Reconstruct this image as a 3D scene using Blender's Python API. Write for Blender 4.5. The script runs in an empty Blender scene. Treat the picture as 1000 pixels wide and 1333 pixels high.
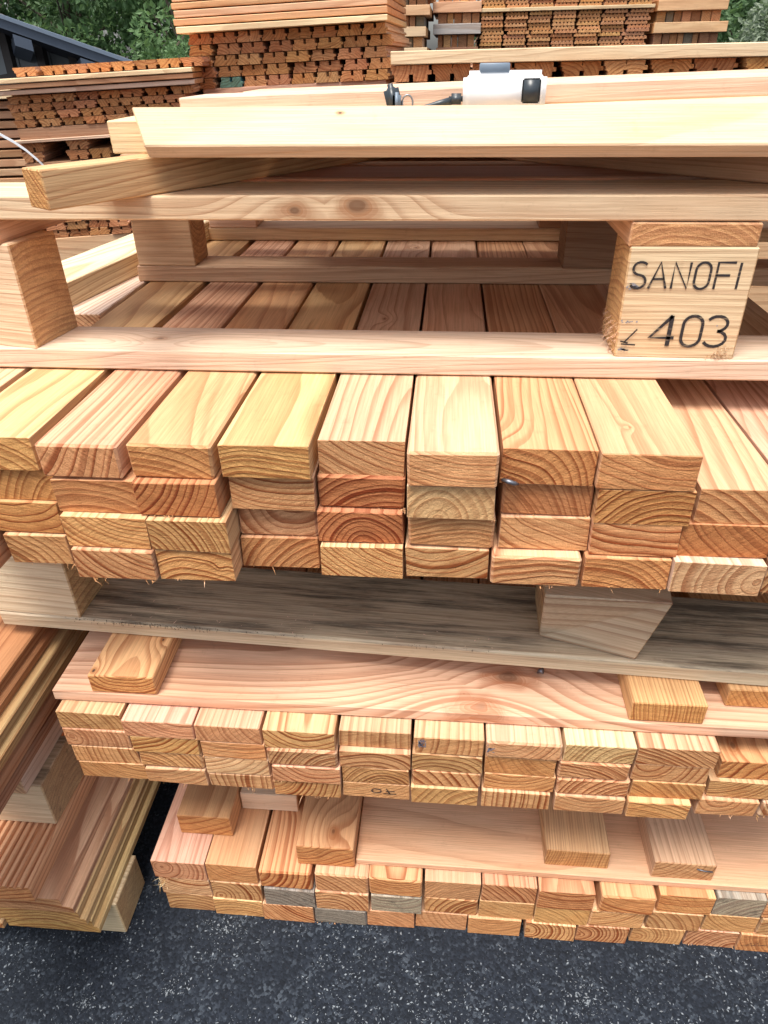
import bpy, math, random
from mathutils import Vector, Matrix, noise as mnoise

random.seed(7)
S = bpy.context.scene
COL = S.collection
H = 1.462                      # height of the photographer's eye above the asphalt

# ------------------------------------------------------------------ camera
cd = bpy.data.cameras.new("camera")
cam = bpy.data.objects.new("camera", cd)
COL.objects.link(cam)
S.camera = cam
cd.sensor_fit = 'HORIZONTAL'
cd.sensor_width = 36.0
cd.lens = 36.0 * 0.92036
cd.clip_start = 0.02
cd.clip_end = 400.0
pitch, yaw, roll = 0.569679, 0.0924735, -0.0166963
fw = Vector((-math.sin(yaw) * math.cos(pitch), math.cos(yaw) * math.cos(pitch), -math.sin(pitch)))
rt = Vector((math.cos(yaw), math.sin(yaw), 0))
up = rt.cross(fw)
R_ = math.cos(roll) * rt + math.sin(roll) * up
U_ = -math.sin(roll) * rt + math.cos(roll) * up
m3 = Matrix((R_, U_, -fw)).transposed()
cam.matrix_world = Matrix.Translation((0, 0, H)) @ m3.to_4x4()

# ------------------------------------------------------------------ sky and sun (bright overcast)
SUN_ELEV, SUN_AZ = math.radians(71), math.radians(208)      # azimuth clockwise from +Y
w = bpy.data.worlds.new("World")
S.world = w
w.use_nodes = True
wn = w.node_tree
bg = wn.nodes["Background"]
sky = wn.nodes.new("ShaderNodeTexSky")
sky.sky_type = 'NISHITA'
sky.sun_disc = False
sky.sun_elevation = SUN_ELEV
sky.sun_rotation = SUN_AZ
sky.air_density = 1.0
sky.dust_density = 3.5
sky.ozone_density = 1.0
hsv = wn.nodes.new("ShaderNodeHueSaturation")          # cloud veil: the sky is far less blue than a clear one
hsv.inputs["Saturation"].default_value = 0.45
wn.links.new(sky.outputs[0], hsv.inputs["Color"])
wn.links.new(hsv.outputs[0], bg.inputs[0])
bg.inputs[1].default_value = 0.075
sl = bpy.data.lights.new("sun", 'SUN')
sl.energy = 1.5
sl.angle = math.radians(25)
sl.color = (1.0, 0.94, 0.85)
sun = bpy.data.objects.new("sun", sl)
COL.objects.link(sun)
sd = Vector((math.sin(SUN_AZ) * math.cos(SUN_ELEV), math.cos(SUN_AZ) * math.cos(SUN_ELEV), math.sin(SUN_ELEV)))
sun.rotation_euler = sd.to_track_quat('Z', 'Y').to_euler()
sun.location = (0, 0, 30)
S.view_settings.view_transform = 'Standard'
S.view_settings.look = 'None'
S.view_settings.exposure = 1.66
S.view_settings.gamma = 1.0
S.view_settings.use_curve_mapping = False

# ------------------------------------------------------------------ node helper
class NT:
    def __init__(self, name):
        self.m = bpy.data.materials.new(name)
        self.m.use_nodes = True
        self.t = self.m.node_tree
        self.b = self.t.nodes["Principled BSDF"]
    def n(self, typ, **kw):
        nd = self.t.nodes.new(typ)
        for k, v in kw.items():
            setattr(nd, k, v)
        return nd
    def put(self, sock, v):
        if isinstance(v, bpy.types.NodeSocket):
            self.t.links.new(v, sock)
        elif v is not None:
            sock.default_value = v
    def math(self, op, a, b=None, c=None, clamp=False):
        nd = self.n("ShaderNodeMath", operation=op, use_clamp=clamp)
        self.put(nd.inputs[0], a); self.put(nd.inputs[1], b); self.put(nd.inputs[2], c)
        return nd.outputs[0]
    def vmath(self, op, a, b=None, scale=None):
        nd = self.n("ShaderNodeVectorMath", operation=op)
        self.put(nd.inputs[0], a); self.put(nd.inputs[1], b)
        if scale is not None: self.put(nd.inputs["Scale"], scale)
        return nd.outputs["Value"] if op in ('LENGTH', 'DOT_PRODUCT', 'DISTANCE') else nd.outputs[0]
    def xyz(self, v):
        nd = self.n("ShaderNodeSeparateXYZ"); self.put(nd.inputs[0], v)
        return nd.outputs[0], nd.outputs[1], nd.outputs[2]
    def comb(self, x, y, z):
        nd = self.n("ShaderNodeCombineXYZ")
        self.put(nd.inputs[0], x); self.put(nd.inputs[1], y); self.put(nd.inputs[2], z)
        return nd.outputs[0]
    def noise(self, vec, scale, detail=2.0, rough=0.5, dims='3D', w=None):
        nd = self.n("ShaderNodeTexNoise", noise_dimensions=dims)
        if dims != '1D': self.put(nd.inputs["Vector"], vec)
        if w is not None: self.put(nd.inputs["W"], w)
        self.put(nd.inputs["Scale"], scale); nd.inputs["Detail"].default_value = detail
        nd.inputs["Roughness"].default_value = rough
        return nd.outputs["Fac"]
    def smooth(self, v, a, b, lo=0.0, hi=1.0):
        nd = self.n("ShaderNodeMapRange", interpolation_type='SMOOTHSTEP')
        self.put(nd.inputs[0], v)
        for i, q in zip((1, 2, 3, 4), (a, b, lo, hi)): self.put(nd.inputs[i], q)
        return nd.outputs[0]
    def lin(self, v, a, b, lo=0.0, hi=1.0):
        nd = self.n("ShaderNodeMapRange")
        self.put(nd.inputs[0], v)
        for i, q in zip((1, 2, 3, 4), (a, b, lo, hi)): self.put(nd.inputs[i], q)
        return nd.outputs[0]
    def mix(self, f, a, b, typ='MIX'):
        nd = self.n("ShaderNodeMix", data_type='RGBA', blend_type=typ)
        self.put(nd.inputs[0], f)
        for s, v in ((nd.inputs[6], a), (nd.inputs[7], b)):
            self.put(s, tuple(v) + (1,) if isinstance(v, tuple) and len(v) == 3 else v)
        return nd.outputs[2]
    def attr(self, name):
        nd = self.n("ShaderNodeAttribute", attribute_type='OBJECT', attribute_name=name)
        return nd.outputs["Vector"]
    def bump(self, h, strength, dist):
        nd = self.n("ShaderNodeBump")
        nd.inputs["Strength"].default_value = strength
        nd.inputs["Distance"].default_value = dist
        self.put(nd.inputs["Height"], h)
        return nd.outputs[0]
    def rgb(self, c):
        nd = self.n("ShaderNodeRGB"); nd.outputs[0].default_value = tuple(c) + (1,)
        return nd.outputs[0]

def simple(name, col, rough=0.6, metal=0.0, var=0.12, scale=30.0):
    k = NT(name)
    tc = k.n("ShaderNodeTexCoord")
    f = k.noise(tc.outputs["Object"], scale, 4.0)
    k.put(k.b.inputs["Base Color"], k.mix(f, tuple(c * (1 - var) for c in col), tuple(min(1, c * (1 + var)) for c in col)))
    k.b.inputs["Roughness"].default_value = rough
    k.b.inputs["Metallic"].default_value = metal
    return k.m

# ------------------------------------------------------------------ solid wood: growth rings round a pith line, in each piece's own axes
# object properties: tone (early wood rgb), pith (x, z, ring width), knot (x, y, z), feat (knot radius, ring contrast, weathering)
def make_wood():
    k = NT("sawn_wood")
    tc = k.n("ShaderNodeTexCoord")
    P = tc.outputs["Object"]
    N = tc.outputs["Normal"]
    rnd = k.n("ShaderNodeObjectInfo").outputs["Random"]
    tone, pith, knot, knot2, feat = k.attr("tone"), k.attr("pith"), k.attr("knot"), k.attr("second_knot"), k.attr("feat")
    px, pz, sp = k.xyz(pith)
    kr, con, wea = k.xyz(feat)
    off = k.vmath('SCALE', k.comb(1.7, 3.1, 2.3), scale=k.math('MULTIPLY', rnd, 40.0))
    Q = k.vmath('ADD', P, off)
    x, y, z = k.xyz(P)
    qx, qy, qz = k.xyz(Q)
    _, ny, nz = k.xyz(N)
    isend = k.smooth(k.math('ABSOLUTE', ny), 0.6, 0.8)
    wea = k.math('MULTIPLY', wea, k.math('MAXIMUM', k.smooth(nz, 0.3, 0.7, 0.5, 1.0), k.math('MULTIPLY', isend, 0.8)))
    slow = k.comb(k.math('MULTIPLY', qx, 5.0), k.math('MULTIPLY', qy, 1.3), k.math('MULTIPLY', qz, 5.0))
    n1 = k.math('SUBTRACT', k.noise(slow, 1.0, 2.0), 0.5)
    n2 = k.math('SUBTRACT', k.noise(k.vmath('ADD', slow, (7.3, 1.1, 4.2)), 1.0, 2.0), 0.5)
    rip = k.comb(k.math('MULTIPLY', qx, 38.0), k.math('MULTIPLY', qy, 5.0), k.math('MULTIPLY', qz, 38.0))
    n3 = k.math('SUBTRACT', k.noise(rip, 1.0, 2.0), 0.5)
    # pith line slopes a little through the piece
    tilt = k.math('MULTIPLY', k.math('SUBTRACT', k.math('FRACT', k.math('MULTIPLY', rnd, 57.3)), 0.5), 0.09)
    tilt2 = k.math('MULTIPLY', k.math('SUBTRACT', k.math('FRACT', k.math('MULTIPLY', rnd, 91.7)), 0.5), 0.05)
    dx = k.math('ADD', k.math('ADD', k.math('SUBTRACT', x, px), k.math('MULTIPLY', n1, 0.045)), k.math('MULTIPLY', y, tilt2))
    dz = k.math('ADD', k.math('ADD', k.math('SUBTRACT', z, pz), k.math('MULTIPLY', n2, 0.045)), k.math('MULTIPLY', y, tilt))
    r = k.math('SQRT', k.math('ADD', k.math('MULTIPLY', dx, dx), k.math('MULTIPLY', dz, dz)))
    r = k.math('ADD', r, k.math('MULTIPLY', n3, 0.0024))
    kd = k.vmath('DISTANCE', k.vmath('MULTIPLY', P, (1.0, 0.62, 1.0)), k.vmath('MULTIPLY', knot, (1.0, 0.62, 1.0)))
    kd = k.math('MINIMUM', kd, k.vmath('DISTANCE', k.vmath('MULTIPLY', P, (1.0, 0.62, 1.0)), k.vmath('MULTIPLY', knot2, (1.0, 0.62, 1.0))))
    krs = k.math('MAXIMUM', kr, 0.0001)
    kd0 = kd
    kd = k.math('MULTIPLY', kd, k.lin(k.noise(k.vmath('ADD', k.vmath('SCALE', P, scale=24.0), off), 1.0, 1.0), 0.3, 0.7, 0.62, 1.45))
    kg = k.math('DIVIDE', kd0, k.math('MULTIPLY', krs, 2.1))
    kbell = k.math('EXPONENT', k.math('MULTIPLY', k.math('MULTIPLY', kg, kg), -1.0))
    haskn = k.math('GREATER_THAN', kr, 0.0005)
    kbell = k.math('MULTIPLY', kbell, haskn)
    r = k.math('ADD', r, k.math('MULTIPLY', kbell, k.math('MULTIPLY', krs, 1.5)))
    ph = k.math('DIVIDE', r, k.math('MAXIMUM', sp, 0.001))
    var = k.noise(None, 0.9, 1.0, dims='1D', w=k.math('ADD', ph, k.math('MULTIPLY', rnd, 90.0)))
    ph = k.math('ADD', ph, k.math('MULTIPLY', var, 1.1))
    fr = k.math('FRACT', ph)
    late = k.math('MULTIPLY', k.math('POWER', k.smooth(fr, 0.25, 0.92), 1.5), k.smooth(fr, 0.95, 1.0, 1.0, 0.0))
    wn_ = k.n("ShaderNodeTexWhiteNoise", noise_dimensions='1D')
    k.put(wn_.inputs["W"], k.math('FLOOR', ph))
    late = k.math('MULTIPLY', late, k.lin(wn_.outputs["Value"], 0, 1, 0.6, 1.0))
    # colours
    lw = k.mix(1.0, tone, (0.42, 0.20, 0.105), 'MULTIPLY')
    fac = k.math('MULTIPLY', late, k.math('MULTIPLY', con, k.lin(isend, 0, 1, 0.78, 1.18)), clamp=True)
    c = k.mix(fac, tone, lw)
    # slow patches: redder heartwood, paler sapwood
    big = k.noise(k.comb(k.math('MULTIPLY', qx, 9.0), k.math('MULTIPLY', qy, 2.0), k.math('MULTIPLY', qz, 9.0)), 1.0, 3.0, 0.6)
    c = k.mix(k.smooth(big, 0.45, 0.75, 0.0, 0.55), c, k.mix(1.0, c, (1.0, 0.81, 0.67), 'MULTIPLY'))
    c = k.mix(k.smooth(big, 0.48, 0.25, 0.0, 0.45), c, k.mix(1.0, c, (1.14, 1.13, 1.12), 'MULTIPLY'))
    # fibres along the faces, pores on the ends
    fib = k.noise(k.comb(k.math('MULTIPLY', qx, 420.0), k.math('MULTIPLY', qy, 9.0), k.math('MULTIPLY', qz, 420.0)), 1.0, 3.0, 0.6)
    por = k.noise(Q, 520.0, 3.0, 0.65)
    fine = k.lin(isend, 0, 1, 0.0, 1.0)
    mixf = k.n("ShaderNodeMix", data_type='FLOAT')
    k.put(mixf.inputs[0], fine); k.put(mixf.inputs[2], fib); k.put(mixf.inputs[3], por)
    g = mixf.outputs[0]
    c = k.mix(1.0, c, k.mix(k.smooth(g, 0.25, 0.75), (0.84, 0.80, 0.76), (1.07, 1.07, 1.06)), 'MULTIPLY')
    # the cut ends soak up light: a deeper, oranger colour, streaked by the saw
    sa = k.math('MULTIPLY', k.math('SUBTRACT', k.math('FRACT', k.math('MULTIPLY', rnd, 13.7)), 0.5), 1.6)
    su = k.math('ADD', k.math('MULTIPLY', qx, k.math('COSINE', sa)), k.math('MULTIPLY', qz, k.math('SINE', sa)))
    sv = k.math('SUBTRACT', k.math('MULTIPLY', qz, k.math('COSINE', sa)), k.math('MULTIPLY', qx, k.math('SINE', sa)))
    saw = k.noise(k.comb(k.math('MULTIPLY', su, 22.0), 0.0, k.math('MULTIPLY', sv, 210.0)), 1.0, 4.0, 0.75)
    blot = k.noise(Q, 34.0, 4.0, 0.65)
    endc = k.mix(1.0, c, k.mix(k.smooth(saw, 0.3, 0.7), (0.72, 0.55, 0.36), (1.06, 0.88, 0.63)), 'MULTIPLY')
    endc = k.mix(k.smooth(blot, 0.48, 0.74, 0.0, 0.45), endc, k.mix(1.0, endc, (0.72, 0.58, 0.48), 'MULTIPLY'))
    c = k.mix(isend, c, endc)
    # drying checks: thin radial cracks on the ends
    ang = k.math('ARCTAN2', dx, dz)
    cr = k.math('ABSOLUTE', k.math('SUBTRACT', k.math('FRACT', k.math('ADD', k.math('MULTIPLY', ang, 2.7), k.math('ADD', k.math('MULTIPLY', rnd, 31.0), k.math('MULTIPLY', n3, 0.05)))), 0.5))
    crm = k.smooth(k.noise(k.vmath('MULTIPLY', Q, (26.0, 0.0, 26.0)), 1.0, 1.0), 0.56, 0.64)
    crk = k.math('MULTIPLY', k.math('MULTIPLY', k.smooth(k.math('MULTIPLY', cr, r), 0.0001, 0.0005, 1.0, 0.0), crm), isend)
    c = k.mix(k.math('MULTIPLY', crk, 0.8), c, k.mix(1.0, c, (0.22, 0.14, 0.10), 'MULTIPLY'))
    # knot heart
    kn = k.math('MULTIPLY', k.smooth(kd, k.math('MULTIPLY', krs, 0.25), k.math('MULTIPLY', krs, 0.95), 1.0, 0.0), haskn)
    krn = k.math('FRACT', k.math('DIVIDE', kd, 0.0042))
    c = k.mix(k.math('MULTIPLY', kn, k.lin(krn, 0, 1, 0.45, 0.75)), c, k.mix(1.0, tone, (0.46, 0.24, 0.13), 'MULTIPLY'))
    core = k.math('MULTIPLY', k.smooth(kd, k.math('MULTIPLY', krs, 0.12), k.math('MULTIPLY', krs, 0.32), 1.0, 0.0), haskn)
    c = k.mix(k.math('MULTIPLY', core, k.smooth(kr, 0.008, 0.02, 0.95, 0.55)), c, (0.06, 0.03, 0.02))
    # weathering: greying, black stains
    st = k.noise(k.comb(k.math('MULTIPLY', qx, 34.0), k.math('MULTIPLY', qy, 2.6), k.math('MULTIPLY', qz, 34.0)), 1.0, 7.0, 0.74)
    c = k.mix(k.math('MULTIPLY', wea, 0.55), c, k.mix(k.smooth(g, 0.3, 0.7), (0.26, 0.21, 0.16), (0.52, 0.44, 0.345)))
    c = k.mix(k.math('MULTIPLY', k.smooth(st, k.lin(wea, 0, 1, 0.76, 0.40), k.lin(wea, 0, 1, 0.90, 0.62)), k.math('MULTIPLY', wea, 0.85)), c, (0.045, 0.037, 0.030))
    gr = k.noise(Q, 46.0, 5.0, 0.7)
    c = k.mix(k.smooth(gr, 0.55, 0.80, 0.0, 0.34), c, k.mix(1.0, c, (0.55, 0.50, 0.47), 'MULTIPLY'))
    k.put(k.b.inputs["Base Color"], c)
    k.b.inputs["Roughness"].default_value = 0.72
    k.b.inputs["Specular IOR Level"].default_value = 0.28
    rough_h = k.math('ADD', k.math('MULTIPLY', g, 0.7), k.math('MULTIPLY', late, 0.25))
    sawh = k.math('MULTIPLY', k.math('ADD', k.noise(k.comb(k.math('MULTIPLY', su, 60.0), 0.0, k.math('MULTIPLY', sv, 300.0)), 1.0, 3.0, 0.7), por), 1.4)
    mh = k.n("ShaderNodeMix", data_type='FLOAT')
    k.put(mh.inputs[0], isend); k.put(mh.inputs[2], rough_h); k.put(mh.inputs[3], k.math('ADD', sawh, k.math('MULTIPLY', late, 0.8)))
    k.put(k.b.inputs["Normal"], k.bump(mh.outputs[0], 0.7, 0.0014))
    return k.m
WOOD = make_wood()

TONES = {
    'yellow': (0.74, 0.475, 0.275), 'tan': (0.69, 0.45, 0.28), 'orange': (0.69, 0.40, 0.215), 'red': (0.56, 0.27, 0.145),
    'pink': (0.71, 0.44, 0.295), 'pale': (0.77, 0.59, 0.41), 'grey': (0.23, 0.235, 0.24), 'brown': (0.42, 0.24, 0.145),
    'silver': (0.46, 0.46, 0.45), 'cream': (0.76, 0.575, 0.39), 'weathered': (0.74, 0.59, 0.43), 'rust': (0.58, 0.335, 0.205)}

RW = random.Random(11)
def wood(o, tone, pith=None, knot=None, feat=(0.0, 0.85, 0.0), vary=0.10):
    t = TONES[tone] if isinstance(tone, str) else tone
    b = 1 + RW.uniform(-vary, vary)
    o["tone"] = [min(0.9, t[0] * b), min(0.9, t[1] * b * (1 + RW.uniform(-vary, vary) * .6)), min(0.9, t[2] * b * (1 + RW.uniform(-vary, vary)))]
    if pith is None:
        pith = (RW.uniform(-0.09, 0.09), RW.choice((-1, 1)) * RW.uniform(0.02, 0.14) + 0.02, RW.uniform(0.0065, 0.0120))
    o["pith"] = [float(v) for v in pith]
    o["knot"] = [float(v) for v in (knot or (9, 9, 9))]
    o["second_knot"] = [9.0, 9.0, 9.0]
    o["feat"] = [float(v) for v in feat]
    return o

# ------------------------------------------------------------------ mesh helpers
def mesh_obj(name, verts, faces, mat, parent=None, smooth=False):
    me = bpy.data.meshes.new(name)
    me.from_pydata([tuple(v) for v in verts], [], faces)
    me.validate()
    if mat: me.materials.append(mat)
    if smooth:
        for p in me.polygons: p.use_smooth = True
    o = bpy.data.objects.new(name, me)
    COL.objects.link(o)
    if parent: o.parent = parent
    return o

def cbox(x0, x1, y0, y1, z0, z1, b=0.0015, jit=0.0, rng=random):
    """box with chamfered edges: 24 corners, 26 faces; returns verts, faces"""
    V, idx = [], {}
    for sx in (0, 1):
        for sy in (0, 1):
            for sz in (0, 1):
                j = [rng.uniform(-jit, jit) for _ in range(3)]
                c = [(x0, x1)[sx], (y0, y1)[sy], (z0, z1)[sz]]
                s = [1 - 2 * sx, 1 - 2 * sy, 1 - 2 * sz]
                for a in range(3):
                    p = [c[i] + j[i] + (0 if i == a else s[i] * b) for i in range(3)]
                    idx[sx, sy, sz, a] = len(V); V.append(p)
    F = []
    def add(f, nrm):
        p = [Vector(V[i]) for i in f]
        n = (p[1] - p[0]).cross(p[2] - p[0])
        F.append(f if n.dot(Vector(nrm)) > 0 else f[::-1])
    for a in range(3):
        b1, b2 = [i for i in range(3) if i != a]
        for s in (0, 1):
            f = []
            for u, v in ((0, 0), (1, 0), (1, 1), (0, 1)):
                q = [0, 0, 0]; q[a] = s; q[b1] = u; q[b2] = v
                f.append(idx[q[0], q[1], q[2], a])
            n = [0, 0, 0]; n[a] = 2 * s - 1
            add(f, n)
        for u in (0, 1):
            for v in (0, 1):
                f = []
                for s in (0, 1):
                    q = [0, 0, 0]; q[a] = s; q[b1] = u; q[b2] = v
                    pair = [idx[q[0], q[1], q[2], b1], idx[q[0], q[1], q[2], b2]]
                    f += pair if s == 0 else pair[::-1]
                n = [0, 0, 0]; n[b1] = 2 * u - 1; n[b2] = 2 * v - 1
                add(f, n)
    for sx in (0, 1):
        for sy in (0, 1):
            for sz in (0, 1):
                add([idx[sx, sy, sz, a] for a in range(3)], (2 * sx - 1, 2 * sy - 1, 2 * sz - 1))
    return V, F

def tag(o, label, cat, group=None, kind=None):
    if label: o["label"] = label
    if cat: o["category"] = cat
    if group: o["group"] = group
    if kind: o["kind"] = kind
    return o

def empty(name, loc, rz=0.0):
    o = bpy.data.objects.new(name, None)
    o.empty_display_size = 0.05
    COL.objects.link(o)
    o.location = loc
    o.rotation_euler = (0, 0, rz)
    return o

def timber(name, w_, h_, L, loc, rz=0.0, rx=0.0, ry=0.0, tone='tan', pith=None, knot=None, feat=(0, .85, 0), parent=None, b=0.0016, jit=0.0006):
    """squared piece: local y is the grain, from 0 (near end) to L; x across, z up from 0"""
    V, F = cbox(-w_ / 2, w_ / 2, 0, L, 0, h_, b, jit)
    o = mesh_obj(name, V, F, WOOD, parent)
    o.location = loc
    o.rotation_euler = (rx, ry, rz)
    wood(o, tone, pith, knot, feat)
    return o

def across(name, x0, x1, y0, y1, z0, z1, rz=0.0, ry=0.0, **kw):
    """piece whose grain runs along world x, given by its world box; pivot at its left end, front face y0"""
    # local +y -> world +x, local +x -> world -y
    o = timber(name, y1 - y0, z1 - z0, x1 - x0, (x0, (y0 + y1) / 2, z0), rz=-math.pi / 2 + rz, **kw)
    if ry: o.rotation_euler = (ry, 0, -math.pi / 2 + rz)
    return o

def ribbon(paths, width, depth=0.0004):
    """flat strokes in the x-z plane facing -y, one quad strip per path with mitred joints and round-ish ends"""
    V, F = [], []
    for p in paths:
        wd = width
        if isinstance(p, tuple): p, wd = p
        n = len(p); base = len(V)
        for i, (x, z) in enumerate(p):
            a = Vector(p[max(0, i - 1)]); c = Vector(p[min(n - 1, i + 1)])
            t = (c - a).normalized() if (c - a).length > 1e-9 else Vector((1, 0))
            nn = Vector((-t[1], t[0])) * wd / 2
            for s in (1, -1):
                V.append((x + nn[0] * s, 0, z + nn[1] * s))
        for i in range(n - 1):
            q = base + 2 * i
            F.append((q, q + 1, q + 3, q + 2))
    return V, F

def arc(cx, cz, rx, rz, a0, a1, n=14):
    return [(cx + rx * math.cos(math.radians(a0 + (a1 - a0) * i / n)), cz + rz * math.sin(math.radians(a0 + (a1 - a0) * i / n))) for i in range(n + 1)]

def fibres(name, pts, parent, tone, lo=0.004, hi=0.014, rng=random, drop=-1.0, out=-0.5):
    """torn wood fibres: thin tapered slivers rooted at pts (local)"""
    V, F = [], []
    for p in pts:
        L = lo + (hi - lo) * rng.random() ** 2.6; wd = rng.uniform(0.0004, 0.0010)
        d = Vector((rng.uniform(-.7, .7), out * rng.uniform(0.2, 1.2), drop * rng.uniform(0.5, 1.2))).normalized() * L
        q = Vector(p); k = len(V)
        e = d + Vector((rng.gauss(0, .35), rng.gauss(0, .3), rng.gauss(0, .3))) * L
        mid = q + d * .55
        V += [q + Vector((-wd, 0, 0)), q + Vector((wd, 0, 0)), q + Vector((0, wd * 1.2, 0)),
              mid + Vector((-wd * .6, 0, 0)), mid + Vector((wd * .6, 0, 0)), mid + Vector((0, wd * .7, 0)), q + e]
        for i in range(3):
            j = (i + 1) % 3
            F += [(k + i, k + j, k + 3 + j, k + 3 + i), (k + 3 + i, k + 3 + j, k + 6)]
    o = mesh_obj(name, V, F, WOOD, parent)
    o["kind"] = "stuff"
    wood(o, tone, (0.3, 0.3, 0.02), feat=(0, .2, 0))
    return o

# ------------------------------------------------------------------ asphalt yard
def make_asphalt():
    k = NT("asphalt")
    tc = k.n("ShaderNodeTexCoord"); P = tc.outputs["Object"]
    v = k.n("ShaderNodeTexVoronoi", feature='F1'); k.put(v.inputs["Vector"], P); v.inputs["Scale"].default_value = 210.0
    v2 = k.n("ShaderNodeTexVoronoi", feature='F1'); k.put(v2.inputs["Vector"], P); v2.inputs["Scale"].default_value = 90.0
    big = k.noise(P, 3.0, 4.0, 0.6)
    mid = k.noise(P, 24.0, 4.0, 0.65)
    cell = k.xyz(v.outputs["Color"])[0]
    c = k.mix(cell, (0.005, 0.0078, 0.0130), (0.016, 0.022, 0.034))
    c = k.mix(k.smooth(big, 0.35, 0.7, 0, 0.5), c, (0.008, 0.011, 0.016))
    c = k.mix(k.math('MULTIPLY', k.smooth(mid, 0.42, 0.66), k.smooth(cell, 0.60, 0.9, 0, 0.75)), c, (0.06, 0.075, 0.095))
    k.put(k.b.inputs["Base Color"], c)
    k.b.inputs["Roughness"].default_value = 0.85
    k.b.inputs["Specular IOR Level"].default_value = 0.25
    h = k.math('ADD', k.math('MULTIPLY', v.outputs["Distance"], -1.0), k.math('ADD', k.math('MULTIPLY', v2.outputs["Distance"], -0.9), k.math('MULTIPLY', mid, 0.6)))
    k.put(k.b.inputs["Normal"], k.bump(h, 0.5, 0.0022))
    return k.m
ASPHALT = make_asphalt()
g = mesh_obj("ground", [(-150, -60, 0), (150, -60, 0), (150, 200, 0), (-150, 200, 0)], [(0, 1, 2, 3)], ASPHALT)
g["kind"] = "structure"

# sawdust and shavings lying on the asphalt
SHAV = simple("wood_shavings", (0.17, 0.195, 0.22), 0.8, var=0.35, scale=60)
def flakes(n, box, lo, hi, seed, clumps=()):
    r = random.Random(seed); V, F = [], []
    for i in range(n):
        if clumps and r.random() < 0.055:
            cx, cy, cr = r.choice(clumps); x, y = r.gauss(cx, cr), r.gauss(cy, cr * .7)
        else:
            x, y = r.uniform(box[0], box[1]), r.uniform(box[2], box[3])
            if mnoise.noise((x * 9, y * 9, 0)) + 0.35 * mnoise.noise((x * 31, y * 31, 3)) < r.uniform(-0.55, 0.35): continue
        L = lo * (hi / lo) ** (r.random() ** 2.2); wd = L * r.uniform(.25, .6); a = r.uniform(0, 6.28)
        z = r.uniform(.0006, .0022); t = r.uniform(-.35, .35) * L
        ux, uy = math.cos(a), math.sin(a); k = len(V)
        V += [(x - ux * L, y - uy * L, z + max(0, t)), (x - uy * wd, y + ux * wd, z + L * .25), (x + ux * L, y + uy * L, z + max(0, -t)), (x + uy * wd, y - ux * wd, z)]
        F += [(k, k + 2, k + 1), (k, k + 3, k + 2)]
    o = mesh_obj("sawdust", V, F, SHAV); o["kind"] = "stuff"
    return o
flakes(17000, (-1.0, 1.1, 0.40, 0.80), .0006, .0038, 3, [(-.40, .715, .018), (-.47, .60, .02), (-.18, .52, .03), (.1, .60, .05), (-.62, .56, .012), (.30, .64, .016), (-.1, .58, .05), (.46, .60, .05), (-.33, .52, .04)])

# ------------------------------------------------------------------ the three piles of squared timber in front
ORD = ['leftmost', 'second from left', 'third from left', 'fourth from left', 'fifth from left', 'sixth from left', 'seventh from left',
       'eighth from left', 'ninth from left', 'tenth from left', 'eleventh from left', 'twelfth from left', 'thirteenth from left']
ROWN = {4: ['top', 'second', 'third', 'bottom'], 3: ['top', 'middle', 'bottom']}

UPPER = {
  'A': [(-0.6029, -0.4923, 0.7222), (-0.5936, -0.4792, 0.7292), (-0.5998, -0.4844, 0.7232), (-0.5676, -0.483, 0.7181)],
  'B': [(-0.4788, -0.379, 0.7057), (-0.4718, -0.3683, 0.7056), (-0.4674, -0.3588, 0.696), (-0.4629, -0.358, 0.691)],
  'C': [(-0.37, -0.268, 0.712), (-0.3671, -0.2649, 0.7013), (-0.3576, -0.2563, 0.6939), (-0.3568, -0.2563, 0.6968)],
  'D': [(-0.2604, -0.1528, 0.7173), (-0.2557, -0.1522, 0.7245), (-0.2551, -0.1527, 0.7364), (-0.2551, -0.1533, 0.7317)],
  'E': [(-0.146, -0.0426, 0.7362), (-0.1486, -0.0423, 0.7329), (-0.1506, -0.0437, 0.7257), (-0.1492, -0.0432, 0.7176)],
  'F': [(-0.0384, 0.0656, 0.7107), (-0.0386, 0.0662, 0.7172), (-0.0378, 0.0681, 0.724), (-0.0405, 0.0646, 0.7221)],
  'G': [(0.0693, 0.1776, 0.7251), (0.0737, 0.182, 0.7318), (0.0748, 0.1828, 0.7279), (0.0677, 0.1764, 0.7117)],
  'H': [(0.1788, 0.2897, 0.7189), (0.1832, 0.2941, 0.7197), (0.184, 0.2878, 0.7204), (0.1807, 0.285, 0.7163)],
  'I': [None, (0.3007, 0.3961, 0.7271), (0.2891, 0.3953, 0.7238), (0.2862, 0.3927, 0.711)],
}
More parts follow.
